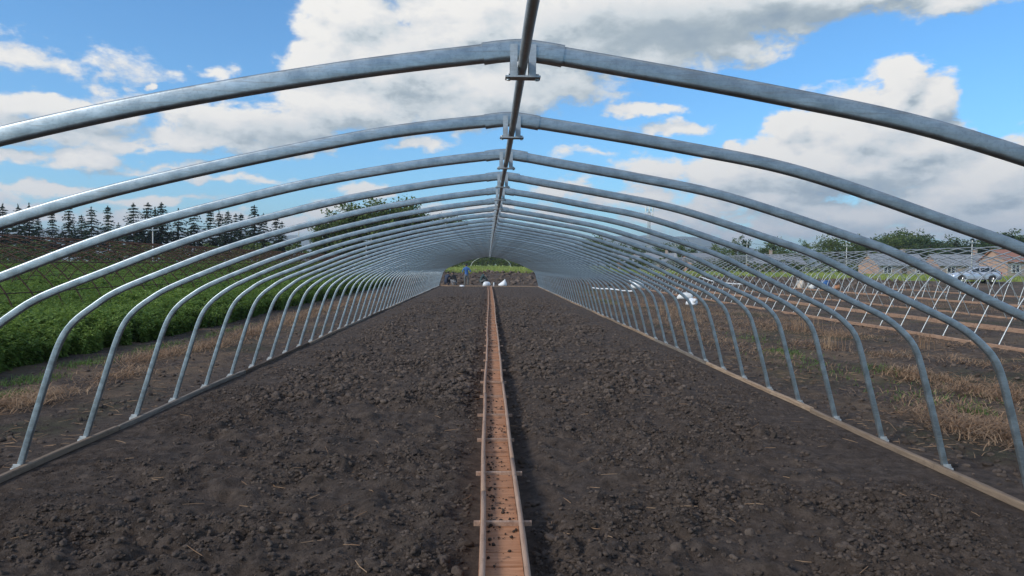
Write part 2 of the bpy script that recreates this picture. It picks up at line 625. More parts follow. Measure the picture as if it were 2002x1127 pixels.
def m_brick(name):
    mt, q, b = mat_base(name)
    br = q.node('ShaderNodeTexBrick')
    q.put(br.inputs['Vector'], q.vmath('MULTIPLY', coords(q, 'Generated'), (1, 1, 1)))
    br.inputs['Color1'].default_value = (.42, .17, .10, 1)
    br.inputs['Color2'].default_value = (.50, .23, .14, 1)
    br.inputs['Mortar'].default_value = (.36, .30, .26, 1)
    br.inputs['Scale'].default_value = 18
    n = q.noise(coords(q), 1.2, 4, .6)
    q.put(b.inputs['Base Color'], q.mix(q.smooth(n, .35, .7, 0, .4), br.outputs[0], (.36, .22, .16)))
    b.inputs['Roughness'].default_value = .9
    return mt


M = dict(
    soil=m_soil(), clod=m_clod(),
    galv=m_galv('galvanized_steel'), pipe=m_galv('pipe_steel', (.46, .48, .49), .45, .45, .4),
    thin=m_galv('thin_galvanized_pipe', (.50, .52, .52), .45, .6, .4), foot=m_galv('foot_plate_steel', (.62, .63, .62), .55, .5, .5),
    rust=m_rust('rusted_steel'),
    plank=m_wood('trough_wood', (.36, .165, .085), (.56, .29, .165), .85, (3, 40, 40)),
    rail=m_wood('trough_rail_wood', (.30, .185, .13), (.50, .34, .25), .35),
    board=m_wood('base_board_wood', (.17, .12, .085), (.32, .235, .165), .4),
    board_pale=m_wood('pale_base_board_wood', (.25, .165, .105), (.43, .31, .215), .5),
    board_mid=m_wood('weathered_base_board_wood', (.13, .105, .085), (.27, .225, .18), .5),
    board_dark=m_wood('dark_base_board_wood', (.065, .043, .030), (.15, .105, .072), .4),
    orange_wood=m_wood('fresh_board_wood', (.26, .15, .098), (.42, .275, .19), .75),
    crop=m_leaf('crop_leaf', (.10, .175, .032), (.24, .34, .075), .6, .42),
    field=m_leaf('field_grass', (.25, .32, .07), (.44, .47, .15), .15, .4),  # grass colour lightened to stand in for a patch of sun
    weed=m_leaf('weed_leaf', (.08, .15, .035), (.17, .25, .06), 2.0, .35),
    straw=m_leaf('dry_straw', (.24, .135, .075), (.46, .31, .19), 2.5, .2, .8),
    conifer=m_leaf('conifer_needles', (.020, .042, .026), (.048, .082, .040), .5, .15),
    broad=m_leaf('broadleaf_foliage', (.06, .10, .026), (.17, .21, .06), .35, .35),
    broad_dark=m_leaf('dark_broadleaf_foliage', (.03, .058, .022), (.075, .115, .035), .3, .3),
    bark=m_plain('bark', (.085, .065, .05), .9),
    white=m_plain('white_plastic', (.78, .79, .80), .45, 0, .1),
    sack=m_plain('woven_sack', (.70, .70, .68), .7, 0, .12, 12),
    concrete=m_plain('pole_concrete', (.46, .45, .43), .85),
    steel=m_plain('tower_steel', (.42, .44, .46), .5, .5),
    brick=m_brick('brick_wall'), roof=m_plain('grey_roof_tiles', (.24, .25, .27), .8), rooff=m_plain('red_roof_tiles', (.30, .14, .10), .8),
    glass=m_plain('window_glass', (.03, .04, .05), .1, 0, .2), frame=m_plain('window_frame', (.7, .7, .68), .6),
    carpaint=m_plain('silver_car_paint', (.58, .62, .68), .28, .6, .04), rubber=m_plain('tyre_rubber', (.025, .025, .026), .8),
    alloy=m_plain('alloy_rim', (.5, .51, .53), .35, .8), carglass=m_plain('car_glass', (.02, .025, .03), .06),
    lamp=m_plain('lamp_lens', (.75, .76, .78), .15), redlamp=m_plain('tail_lens', (.35, .02, .02), .2),
    blueplastic=m_plain('blue_plastic', (.05, .16, .42), .45), greenplastic=m_plain('cable_sheath', (.04, .04, .045), .6),
)

# ------------------------------------------------------------------ ground
def grow(start, first, ratio, end):
    out, d, p = [], first, start
    while p < end:
        p += d
        out.append(p)
        d *= ratio
    return out


xs_in = list(np.arange(-4.6, 4.6001, .025))
xs_r = grow(4.6, .03, 1.045, 9000)
xs = np.array([-v for v in reversed(xs_r)] + xs_in + xs_r)
ys = [-400, -150, -60, -25, -10, -5, -2.5, -1, 0, .5, .9, 1.2, 1.5, 1.7]
y = 1.8
while y < 75:
    ys.append(y)
    y += max(.022, .0066 * y)
ys += grow(ys[-1], .5, 1.05, 9000)
ys = np.array(ys)
xs, ys = np.clip(xs, -9000, 9000), np.clip(ys, -400, 9000)
GX, GY = np.meshgrid(xs, ys)
GZ = ground_z(GX.ravel(), GY.ravel())
nx, ny = len(xs), len(ys)
idx = np.arange(nx * ny).reshape(ny, nx)
Q = np.stack([idx[:-1, :-1], idx[:-1, 1:], idx[1:, 1:], idx[1:, :-1]], -1).reshape(-1, 4)
ground = link('ground', make_mesh('ground', np.stack([GX.ravel(), GY.ravel(), GZ], 1), Q, True), M['soil'])
tag(ground, 'dark brown tilled soil running to a green field and the horizon', kind='structure')


# far hills
def ridge_mesh(x0, x1, dist, hfun, depth):
    n = 160
    X = np.linspace(x0, x1, n)
    h = hfun(X)
    V, F = [], []
    rows = 7
    for r in range(rows):
        t = r / (rows - 1)
        for i in range(n):
            k = math.sin(math.pi * t)
            V.append((X[i], dist + depth * t + 60 * perlin(np.array([X[i] * .004]), np.array([t * 3]))[0], -2 + h[i] * k * (1 + .15 * perlin(np.array([X[i] * .006]), np.array([t * 5]))[0])))
    for r in range(rows - 1):
        for i in range(n - 1):
            F.append((r * n + i, r * n + i + 1, (r + 1) * n + i + 1, (r + 1) * n + i))
    return make_mesh('hills', V, F, True)


mhill = m_plain('forested_hill', (.05, .075, .045), .95, 0, .3, .01)
hl = link('hills', ridge_mesh(-4200, -350, 3900, lambda X: 185 + 45 * perlin(X * .0016, X * 0 + 2) + 18 * perlin(X * .006, X * 0) - np.maximum(0, X + 1500) * .045, 1500), mhill)
tag(hl, 'long low forested hills, blue with distance', kind='structure')
hr = link('hills', ridge_mesh(250, 4400, 3900, lambda X: (125 + 40 * perlin(X * .0022, X * 0 + 5)) * np.exp(-((X - 1050) / 700.) ** 2) + 70 + 14 * perlin(X * .006, X * 0 + 9), 1500), mhill)
tag(hr, 'low forested hills behind the mast, blue with distance', kind='structure')

# ------------------------------------------------------------------ main tunnel frame
PROF_L = [(-3.80, -.06), (-3.615, .53), (-3.455, 1.02), (-3.335, 1.215), (-3.18, 1.335), (-3.0, 1.447), (-2.54, 1.645), (-2.2, 1.777), (-1.86, 1.895), (-1.5, 2.0), (-.98, 2.128), (-.40, 2.236), (.09, 2.303)]
PROF_R = [(3.875, -.06), (3.71, .55), (3.575, 1.02), (3.465, 1.16), (3.31, 1.278), (3.04, 1.41), (2.74, 1.555), (2.28, 1.775), (2.04, 1.865), (1.315, 2.088), (.8, 2.19), (.433, 2.25), (.09, 2.303)]


def rrect(w, h, r, k=3):
    out = []
    for cxs, cys, a0 in ((1, 1, 0), (-1, 1, 90), (-1, -1, 180), (1, -1, 270)):
        for i in range(k + 1):
            a = R(a0 + 90 * i / k)
            out.append((cxs * (w / 2 - r) + r * math.cos(a), cys * (h / 2 - r) + r * math.sin(a)))
    return out


def sweep_xz(path, sec):
    """path of (x,z) at y=0; section (y, normal)"""
    n, k = len(path), len(sec)
    V, F = [], []
    for i in range(n):
        t = np.array(path[min(i + 1, n - 1)]) - np.array(path[max(i - 1, 0)])
        t = t / np.linalg.norm(t)
        nr = np.array((-t[1], t[0]))
        for (a, b_) in sec:
            V.append((path[i][0] + nr[0] * b_, a, path[i][1] + nr[1] * b_))
    for i in range(n - 1):
        for j in range(k):
            F.append((i * k + j, i * k + (j + 1) % k, (i + 1) * k + (j + 1) % k, (i + 1) * k + j))
    F.append(tuple(reversed(range(k))))
    F.append(tuple(range((n - 1) * k, n * k)))
    return V, F


def smooth_path(p, n, sig=.07):
    L = np.concatenate([[0], np.cumsum(np.linalg.norm(np.diff(p, axis=0), axis=1))])
    s_ = np.linspace(0, L[-1], 500)
    q_ = np.stack([np.interp(s_, L, p[:, 0]), np.interp(s_, L, p[:, 1])], 1)
    k = max(1, int(sig * 3 / (L[-1] / 500)))
    w = np.exp(-.5 * (np.arange(-k, k + 1) * L[-1] / 500 / sig) ** 2)
    w /= w.sum()
    e = np.vstack([2 * q_[0] - q_[k:0:-1], q_, 2 * q_[-1] - q_[-2:-k - 2:-1]])
    q_ = np.stack([np.convolve(e[:, i], w, 'valid') for i in (0, 1)], 1)
    t = np.linspace(0, 499, n)
    return np.stack([np.interp(t, np.arange(500), q_[:, i]) for i in (0, 1)], 1)


def arch_mesh(var):
    mb = MB()
    for P in (PROF_L, PROF_R):
        P2 = [(x + (0 if abs(x - .09) < .01 or z < 0 else random.uniform(-.006, .006) * var), z + (0 if z < 0 or abs(x - .09) < .01 else random.uniform(-.006, .006) * var)) for x, z in P]
        path = smooth_path(catmull(P2, 12), 90)
        mb.add(*sweep_xz([tuple(p) for p in path], rrect(.034, .050, .009)))
    return make_mesh('arch', mb.v, mb.f, True)


def add_auto_smooth(me, ang=35):
    # sharp edges by angle, kept as mesh data
    bm = bmesh.new()
    bm.from_mesh(me)
    bmesh.ops.recalc_face_normals(bm, faces=bm.faces)
    for e in bm.edges:
        if len(e.link_faces) == 2:
            e.smooth = e.calc_face_angle() < R(ang)
    bm.to_mesh(me)
    bm.free()
    return me


arch_meshes = [add_auto_smooth(arch_mesh(v), 50) for v in (0, 1, 1, 1)]
for me in arch_meshes: me.materials.append(M['galv'])
sl_path = catmull([(-.02, 2.2885), (.03, 2.296), (.09, 2.3005), (.15, 2.2945), (.205, 2.286)], 4)
V, F = sweep_xz([tuple(p) for p in sl_path], rrect(.041, .057, .010))
sleeve_me = add_auto_smooth(make_mesh('ridge_sleeve', V, F, True), 50)
sleeve_me.materials.append(M['galv'])
PIPE_X, PIPE_Z = .092, 2.256
mb = MB()
for s in (-1, 1):
    mb.box((PIPE_X + s * .026, -.0225, 2.268), (.020, .005, .086))
    mb.box((PIPE_X + s * .026, .0225, 2.268), (.020, .005, .086))
    mb.box((PIPE_X + s * .0185, 0, 2.237), (.005, .04, .030))
    mb.bar((PIPE_X + s * .040, -.008, 2.214), (PIPE_X + s * .040, -.008, 2.232), .006, 6)
mb.box((PIPE_X, -.006, 2.2225), (.098, .040, .005))
clamp_me = make_mesh('pipe_clamp', mb.v, mb.f)
clamp_me.materials.append(M['pipe'])


def foot_mesh(x):
    mb = MB()
    s = -1 if x < 0 else 1
    mb.box((x - s * .005, 0, .012), (.085, .075, .03))
    mb.box((x - s * .012, -.03, .035), (.06, .008, .05))
    for k in (-1, 1):
        mb.bar((x + k * .028 - s * .005, -.024, .024), (x + k * .028 - s * .005, -.024, .043), .007, 6)
    return make_mesh('foot_plate', mb.v, mb.f)


foot_l, foot_r = foot_mesh(-3.79), foot_mesh(3.862)
for me in (foot_l, foot_r): me.materials.append(M['foot'])

frame = empty('greenhouse_frame', (0, 0, 0))
tag(frame, 'long galvanized steel greenhouse frame of wide arches over the bare tilled bed', 'greenhouse frame')
ARCH_Y = [2.10 + .985 * k for k in range(56)]
for k, yy in enumerate(ARCH_Y):
    a = link('arch', arch_meshes[0 if k < 1 else (k * 7 + k // 3) % 4], None, frame, (0, yy + random.uniform(-.012, .012), 0), (0, 0, random.uniform(-.003, .003)))
    link('ridge_sleeve', sleeve_me, None, a)
    link('pipe_clamp', clamp_me, None, a)
    link('foot_plate', foot_l, None, a)
    link('foot_plate', foot_r, None, a)
pts = [(PIPE_X + .002 * math.sin(i * 1.7), yy, PIPE_Z + .0015 * math.sin(i * 2.3)) for i, yy in enumerate(np.linspace(-1.2, ARCH_Y[-1] + .3, 60))]
link('ridge_pipe', make_mesh('ridge_pipe', *tube(pts, .0135, 14), True), M['pipe'], frame)


def board_mesh(L, w, h, seed):
    r = random.Random(seed)
    n = max(4, int(L / .25))
    V, F = [], []
    ph, am = r.uniform(0, 6), r.uniform(.002, .010)
    for i in range(n + 1):
        t = i / n
        ox = am * math.sin(t * 4 + ph)
        oz = .006 * math.sin(t * 5 + ph * 2)
        for (a, b_) in rrect(w, h, .008, 1):
            V.append((a + ox + r.uniform(-.0015, .0015), t * L, b_ + oz + r.uniform(-.0015, .0015)))
    k = 8
    for i in range(n):
        for j in range(k):
            F.append((i * k + j, (i + 1) * k + j, (i + 1) * k + (j + 1) % k, i * k + (j + 1) % k))
    F.append(tuple(range(k)))
    F.append(tuple(reversed(range(n * k, (n + 1) * k))))
    return make_mesh('base_board', V, F)


for side, X, mt in ((-1, -3.715, 'board'), (1, 3.79, 'board_pale')):
    yb = .6
    i = 0
    while yb < 56.8:
        L = random.choice((3.0, 3.9, 4.0, 4.1))
        L = min(L, 57 - yb)
        mm = (M['board_pale'], M['board'], M['board_pale'], M['board_mid'])[i % 4] if side > 0 else (M['board_dark'], M['board'], M['board_mid'])[i % 3]
        link('base_board', board_mesh(L - .012, .050, .056, 100 * side + i), mm, frame, (X + random.uniform(-.008, .008), yb, .022), (0, 0, random.uniform(-.0015, .0015)))
        yb += L
        i += 1
mb = MB()
mb.box((.0, 56.95, .02), (7.5, .06, .06))
mb.build('end_board', M['board_pale'], frame)

# ------------------------------------------------------------------ wooden trough down the middle
trough = empty('wooden_trough', (TROUGH_X, 0, 0))
tag(trough, 'long narrow wooden trough with side rails down the middle of the bed', 'wooden trough')


def wig(y):
    return .008 * math.sin(y * .45 + 1) + .003 * math.sin(y * 1.7) + .05 * sstep(np.array(float(y)), 8, 30) * 1.0 + .01 * math.sin(y * .21)


def plank_mesh(w, seed):
    r = random.Random(seed)
    mb = MB()
    V, F = [], []
    nx_, L = 5, .214
    for i in range(nx_ + 1):
        x = -L / 2 + L * i / nx_
        j1, j2 = r.uniform(-.002, .002), r.uniform(-.002, .002)
        zz = r.uniform(-.0015, .0015)
        V += [(x, -w / 2 + j1, -.02), (x, w / 2 + j2, -.02), (x, w / 2 + j2, zz), (x, -w / 2 + j1, zz)]
    for i in range(nx_):
        a, b_ = i * 4, (i + 1) * 4
        for j in range(4):
            F.append((a + j, a + (j + 1) % 4, b_ + (j + 1) % 4, b_ + j))
    F += [(3, 2, 1, 0), (nx_ * 4, nx_ * 4 + 1, nx_ * 4 + 2, nx_ * 4 + 3)]
    return make_mesh('bottom_plank', V, F)


plank_w = [.10, .13, .16, .19, .22]
plank_mes = [plank_mesh(w, i) for i, w in enumerate(plank_w)]
for me in plank_mes: me.materials.append(M['plank'])
yp = 1.2
far_mb = MB()
while yp < 56:
    i = random.randrange(5)
    w = plank_w[i]
    yc = yp + w / 2
    zc = .034 + random.uniform(-.004, .003)
    if yp < 27:
        link('bottom_plank', plank_mes[i], None, trough, (float(wig(yc)), yc, zc), (random.uniform(-.012, .012), random.uniform(-.01, .01), random.uniform(-.012, .012)))
    else:
        far_mb.box((float(wig(yc)), yc, zc - .01), (.214, w, .02))
    yp += w + random.uniform(.006, .014)
fp = far_mb.build('bottom_plank', M['plank'], trough)
fp['kind'] = 'stuff'
# side rails and outer side boards, in lengths
for s in (-1, 1):
    yb = 1.2 + (0 if s < 0 else .9)
    i = 0
    while yb < 56:
        L = min(random.choice((3.0, 3.6, 4.0)), 56.2 - yb)
        if L < .3: break
        off = random.uniform(-.006, .006)
        n = 10
        pr = [(s * (.118 + off) + float(wig(yb + L * t)), yb + L * t, .085 + .005 * math.sin(5 * t + i)) for t in np.linspace(0, .998, n)]
        rr = [.0175 * (1 + .06 * math.sin(i + 3 * t)) for t in range(n)]
        link('side_rail', make_mesh('side_rail', *tube(pr, rr, 8), True), M['rail'], trough)
        V, F = [], []
        for t in np.linspace(0, .996, n):
            yv = yb + L * t
            xv = s * (.130 + off) + float(wig(yv))
            V += [(xv - .008, yv, -.06), (xv + .008, yv, -.06), (xv + .008, yv, .070), (xv - .008, yv, .070)]
        for q_ in range(n - 1):
            for j in range(4):
                F.append((q_ * 4 + j, q_ * 4 + (j + 1) % 4, q_ * 4 + 4 + (j + 1) % 4, q_ * 4 + 4 + j))
        F += [(3, 2, 1, 0), tuple(range((n - 1) * 4, n * 4))]
        link('side_board', make_mesh('side_board', V, F), M['plank'], trough)
        yb += L
        i += 1
yc = 2.33
while yc < 55:
    mb = MB()
    mb.box((float(wig(yc)) + random.uniform(-.01, .01), yc, .047), (random.uniform(.345, .385), .034, .026), random.uniform(-.03, .03))
    mb.build('cross_bar', M['rail'], trough)
    yc += 1.14 + random.uniform(-.04, .04)

# ------------------------------------------------------------------ soil clods (nobody could count them)
def ico(sub):
    bm = bmesh.new()
    bmesh.ops.create_icosphere(bm, subdivisions=sub, radius=1)
    V = np.array([v.co[:] for v in bm.verts])
    F = np.array([[v.index for v in f.verts] for f in bm.faces])
    bm.free()
    return V, F


def lumps(sub, nvar, seed):
    r = np.random.default_rng(seed)
    V, F = ico(sub)
    out = []
    for _ in range(nvar):
        d = np.ones(len(V))
        for _k in range(9):
            ax = r.normal(size=3)
            ax /= np.linalg.norm(ax)
            c = V @ ax
            d += r.uniform(-.26, .26) * np.exp(-((1 - c) / r.uniform(.15, .6)) ** 2)
        d *= 1 + r.normal(size=len(V)) * .05
        S = np.array([1, r.uniform(.7, 1.1), r.uniform(.55, .85)])
        out.append(V * d[:, None] * S)
    return out, F


def scatter_lumps(pos, size, shapes, F, sink=.25, seed=1):
    r = np.random.default_rng(seed)
    n = len(pos)
    k = len(shapes[0])
    which = r.integers(0, len(shapes), n)
    base = np.stack(shapes)[which]
    a = r.uniform(0, 2 * np.pi, n)
    b_ = r.uniform(-.5, .5, n)
    ca, sa, cb, sb = np.cos(a), np.sin(a), np.cos(b_), np.sin(b_)
    x, y_, z = base[..., 0], base[..., 1], base[..., 2]
    x, z = x * cb[:, None] - z * sb[:, None], x * sb[:, None] + z * cb[:, None]
    x, y_ = x * ca[:, None] - y_ * sa[:, None], x * sa[:, None] + y_ * ca[:, None]
    W_ = np.stack([x, y_, z], -1) * size[:, None, None]
    W_ += pos[:, None, :]
    W_[..., 2] += (size * (.6 - sink))[:, None]
    Fa = (F[None] + (np.arange(n) * k)[:, None, None]).reshape(-1, 3)
    return W_.reshape(-1, 3), Fa


def clod_points(n, y0, y1, x0, x1, bias, seed, size_lo, size_hi, power):
    r = np.random.default_rng(seed)
    y_ = y0 * (y1 / y0) ** r.random(n) if bias else r.uniform(y0, y1, n)
    x = r.uniform(x0, x1, n)
    ms = perlin(x * .9 + 3, y_ * .9) + .5 * perlin(x * .4, y_ * .4 + 40) + .4 * perlin(x * 2.2, y_ * 2.2 + 7)
    keep = (r.random(n) < np.clip(.45 + 1.4 * ms, .10, 1)) & (np.abs(x - TROUGH_X) > .2)
    x, y_ = x[keep], y_[keep]
    s = size_lo + (size_hi - size_lo) * r.random(len(x)) ** power
    s *= 1 - .55 * sstep(-x, 2.6, 3.3) - .55 * sstep(x, 2.8, 3.5)
    z = ground_z(x, y_)
    return np.stack([x, y_, z], 1), s


sh1, F1_ = lumps(1, 10, 6)
# crumbs of soil fallen into the trough
n = 2200
yy = 2.2 * (30 / 2.2) ** RNG.random(n)
xx = np.where(RNG.random(n) < .55, -.085 + np.abs(RNG.normal(0, .035, n)), RNG.uniform(-.09, .09, n))
ms = perlin(yy * 1.3, yy * 0 + 3)
kp = RNG.random(n) < np.clip(.5 + 1.3 * ms, .08, 1)
xx, yy = xx[kp], yy[kp]
pp = np.stack([xx + TROUGH_X + np.array([float(wig(v)) for v in yy]), yy, np.full(len(xx), .034)], 1)
ss = .003 + .013 * RNG.random(len(xx)) ** 2.5
V, F = scatter_lumps(pp, ss, sh1, F1_, .2, 4)
cr = link('soil_crumbs', make_mesh('soil_crumbs', V, F, True), M['soil'])
tag(cr, 'dark crumbs of soil fallen onto the trough planks', 'soil', kind='stuff')


# ------------------------------------------------------------------ blades: straw, dry grass, weeds
def blades(P, h, w, lean, seed, curl=.5):
    r = np.random.default_rng(seed)
    n = len(P)
    a = r.uniform(0, 2 * np.pi, n)
    hh = h * r.uniform(.5, 1.2, n)
    ln = lean * r.uniform(.3, 1.5, n)
    d = np.stack([np.cos(a), np.sin(a), np.zeros(n)], 1)
    sde = np.stack([-np.sin(a), np.cos(a), np.zeros(n)], 1) * (w * r.uniform(.6, 1.3, n))[:, None]
    up = np.array([0, 0, 1.0])
    b0 = P
    b1 = P + d * (ln * hh * .45)[:, None] + up * (hh * .6)[:, None]
    b2 = P + d * (ln * hh * (1 + curl * .4))[:, None] + up * (hh * (1 - curl * np.minimum(ln, 1.2) * .5))[:, None]
    V = np.stack([b0 - sde, b0 + sde, b1 + sde * .7, b1 - sde * .7, b2 + sde * .15, b2 - sde * .15], 1).reshape(-1, 3)
    o = (np.arange(n) * 6)[:, None]
    F = np.vstack([o + np.array([[0, 1, 2, 3]]), o + np.array([[3, 2, 4, 5]])])
    return V, F


def patch_points(patches, seed):
    r = np.random.default_rng(seed)
    out = []
    for (x, y_, rx, ry, n) in patches:
        X = r.normal(x, rx * .5, n)
        Y = r.normal(y_, ry * .5, n)
        out.append(np.stack([X, Y, ground_z(X, Y) - .01], 1))
    return np.vstack(out)


def litter(name, P, L, w, seed, mat):
    r = np.random.default_rng(seed)
    n = len(P)
    a = r.uniform(0, np.pi, n)
    l_ = L * r.uniform(.3, 1.3, n)
    d = np.stack([np.cos(a), np.sin(a), r.uniform(-.15, .15, n)], 1) * l_[:, None] * .5
    sd = np.stack([-np.sin(a), np.cos(a), np.zeros(n)], 1) * w
    up = np.array([0, 0, w * 1.4])
    c = P + np.array([0, 0, .014])
    bow = sd * (r.uniform(-6, 6, n))[:, None]
    V = np.stack([c - d - sd, c - d + sd, c - d + up, c + bow - sd, c + bow + sd, c + bow + up * 1.5, c + d - sd, c + d + sd, c + d + up], 1).reshape(-1, 3)
    o = (np.arange(n) * 9)[:, None]
    fs = [(0, 3, 5, 2), (3, 6, 8, 5), (1, 2, 5, 4), (4, 5, 8, 7)]
    return link(name, make_mesh(name, V, np.vstack([o + np.array([f]) for f in fs])), mat)


r = np.random.default_rng(21)
# straw scattered in the bed and on both sides
X = r.uniform(-3.5, 3.6, 260); Y = 2.3 * (30 / 2.3) ** r.random(260)
A = np.stack([X, Y, ground_z(X, Y)], 1)
X = r.uniform(3.95, 10.5, 4200); Y = 5 * (45 / 5) ** r.random(4200)
kp = perlin(X * .6 + 3, Y * .6) > -.05
B1 = np.stack([X, Y, ground_z(X, Y)], 1)[kp]
X = r.uniform(-6.8, -3.85, 900); Y = 5 * (45 / 5) ** r.random(900)
B2 = np.stack([X, Y, ground_z(X, Y)], 1)
tag(litter('straw_litter', np.vstack([A, B1, B2]), .13, .0022, 3, M['straw']), 'thin pale straws scattered over the soil', 'straw', kind='stuff')

dry = [(6.6, 11.2, .35, .5, 420), (6.9, 9.8, .5, .8, 700), (5.0, 7.7, .35, .6, 420), (5.2, 7.1, .4, .6, 420), (5.4, 8.6, .5, .9, 240), (8.8, 18.3, .6, 1.2, 420), (7.9, 20.5, .7, 1.5, 520),
       (6.9, 15.5, .5, .6, 220), (7.6, 13.6, .5, .5, 160), (6.3, 22, 1.2, 3, 600), (8.0, 27, 1.5, 4, 900), (6.0, 31, 1.2, 5, 900), (5.2, 14.5, .5, 2.5, 260), (8.5, 12.5, .6, .6, 160), (20.5, 32, 2.2, 7, 1400), (20, 45, 2.5, 9, 1400), (10.4, 17, .3, 3, 240), (9.6, 11.5, .5, .8, 200),
       (6.5, 40, 1.6, 6, 800), (5.0, 19, .4, 3, 260), (7.4, 8.6, .5, .6, 300), (9.5, 23, .5, 3, 260)]
dry += [(-5.5, 8.9, .35, .6, 520), (-5.9, 13.2, .3, 1.2, 420), (-5.5, 14.9, .35, 1.2, 420), (-5.6, 17.5, .4, 1.8, 600), (-5.7, 21, .4, 2.5, 700), (-5.9, 26, .5, 4, 900), (-6.0, 34, .6, 6, 900), (-5.4, 11, .3, .8, 200)]
P = patch_points(dry, 31)
P = np.vstack([P, patch_points([(a, b, rx * 1.5, ry * 1.5, n) for a, b, rx, ry, n in dry], 33)])
P[:, 2] += RNG.random(len(P)) ** 2 * .09
V, F = blades(P, .09, .0045, 2.6, 32)
tag(link('dry_grass', make_mesh('dry_grass', V, F), M['straw']), 'tufts and mats of dry brown grass beside the tunnel', 'dry grass', kind='stuff')
# dry reeds standing up in a few places
P = patch_points([(7.2, 15.2, .25, .3, 60), (8.3, 19.5, .6, 1.0, 120), (6.0, 24, .8, 2, 140), (7.0, 30, .9, 4, 160), (9.2, 15.3, .15, .2, 30)], 35)
V, F = blades(P, .42, .004, .35, 36)
tag(link('dry_stalks', make_mesh('dry_stalks', V, F), M['straw']), 'standing dry brown stalks on the rough soil', 'dry grass', kind='stuff')
green = [(5.85, 14.4, .35, .4, 240), (6.4, 11.8, .3, .4, 180), (5.7, 8.35, .16, .2, 160), (5.9, 9.4, .8, 1.2, 300), (5.6, 12.5, .6, 1.6, 300), (6.1, 17, .5, 1.5, 200), (5.5, 34, .5, 4, 420), (6.6, 46, 1.2, 5, 500), (7.6, 8.9, .2, .2, 90)]
green += [(-5.95, 9.4, .25, .35, 260), (-6.45, 10.6, .35, .6, 380), (-6.6, 12.3, .3, .8, 380), (-6.5, 14.5, .3, 1.2, 300), (-6.4, 18, .25, 2, 260), (-5.8, 7.9, .3, .4, 200)]
P = patch_points(green, 41)
V, F = blades(P, .085, .006, .9, 42)
tag(link('weeds', make_mesh('weeds', V, F), M['weed']), 'low fresh green weeds sprouting beside the tunnel', 'weeds', kind='stuff')

# ------------------------------------------------------------------ crop rows and grassed field (ground cover, scattered)
def leafy_plant(seed, H, spread, nshoot, nleaf, L):
    r = np.random.default_rng(seed)
    V, F = [], []
    for s in range(nshoot):
        a = r.uniform(0, 2 * np.pi)
        lean = r.uniform(.05, 1) * spread
        top = np.array([math.cos(a) * lean, math.sin(a) * lean, H * r.uniform(.7, 1.08)])
        for i in range(nleaf):
            t = r.uniform(.12, 1)
            c = top * np.array([t ** 1.5, t ** 1.5, t])
            b_ = r.uniform(0, 2 * np.pi)
            el = r.uniform(-.5, .7)
            ln = L * r.uniform(.6, 1.25) * (1.1 - .35 * t)
            d = np.array([math.cos(b_) * math.cos(el), math.sin(b_) * math.cos(el), math.sin(el)])
            sd = np.cross(d, [0, 0, 1])
            sd /= np.linalg.norm(sd)
            sd = sd * ln * .22 + np.array([0, 0, r.uniform(-.1, .1) * ln])
            k = len(V)
            V += [c, c + d * ln * .45 + sd, c + d * ln - np.array([0, 0, ln * .25]), c + d * ln * .45 - sd]
            F += [(k, k + 1, k + 2), (k, k + 2, k + 3)]
    return make_mesh('plant_source', V, F)


def grass_tuft(seed, H, n, w):
    r = np.random.default_rng(seed)
    P = np.stack([r.normal(0, .16, n), r.normal(0, .16, n), np.zeros(n)], 1)
    V, F = blades(P, H, w, .5, seed)
    return make_mesh('tuft_source', V, F)


def scatter_object(name, P, scale, meshes, mat, seed):
    src = bpy.data.collections.new(name + '_sources')
    for i, me in enumerate(meshes):
        me.materials.append(mat)
        src.objects.link(bpy.data.objects.new('%s_source' % name, me))
    r = np.random.default_rng(seed)
    n = len(P)
    me = bpy.data.meshes.new(name)
    me.vertices.add(n)
    me.vertices.foreach_set('co', P.astype(np.float32).ravel())
    at = me.attributes.new('scl', 'FLOAT', 'POINT'); at.data.foreach_set('value', scale.astype(np.float32))
    at = me.attributes.new('idx', 'INT', 'POINT'); at.data.foreach_set('value', r.integers(0, len(meshes), n).astype(np.int32))
    rot = np.stack([r.normal(0, .08, n), r.normal(0, .08, n), r.uniform(0, 6.283, n)], 1)
    at = me.attributes.new('rot', 'FLOAT_VECTOR', 'POINT'); at.data.foreach_set('vector', rot.astype(np.float32).ravel())
    o = link(name, me, mat)
    ng = bpy.data.node_groups.new(name + '_scatter', 'GeometryNodeTree')
    ng.interface.new_socket('Geometry', in_out='INPUT', socket_type='NodeSocketGeometry')
    ng.interface.new_socket('Geometry', in_out='OUTPUT', socket_type='NodeSocketGeometry')
    q = NT(ng)
    gi, go = q.node('NodeGroupInput'), q.node('NodeGroupOutput')
    ci = q.node('GeometryNodeCollectionInfo')
    ci.inputs['Collection'].default_value = src
    ci.inputs['Separate Children'].default_value = True
    ci.inputs['Reset Children'].default_value = True
    ip = q.node('GeometryNodeInstanceOnPoints')

    def na(nm, typ):
        nd = q.node('GeometryNodeInputNamedAttribute', data_type=typ)
        nd.inputs['Name'].default_value = nm
        return nd.outputs[0]
    q.l.new(gi.outputs[0], ip.inputs['Points'])
    q.l.new(ci.outputs[0], ip.inputs['Instance'])
    ip.inputs['Pick Instance'].default_value = True
    q.l.new(na('idx', 'INT'), ip.inputs['Instance Index'])
    q.l.new(na('rot', 'FLOAT_VECTOR'), ip.inputs['Rotation'])
    q.l.new(na('scl', 'FLOAT'), ip.inputs['Scale'])
    q.l.new(ip.outputs[0], go.inputs[0])
    md = o.modifiers.new('scatter', 'NODES')
    md.node_group = ng
    return o


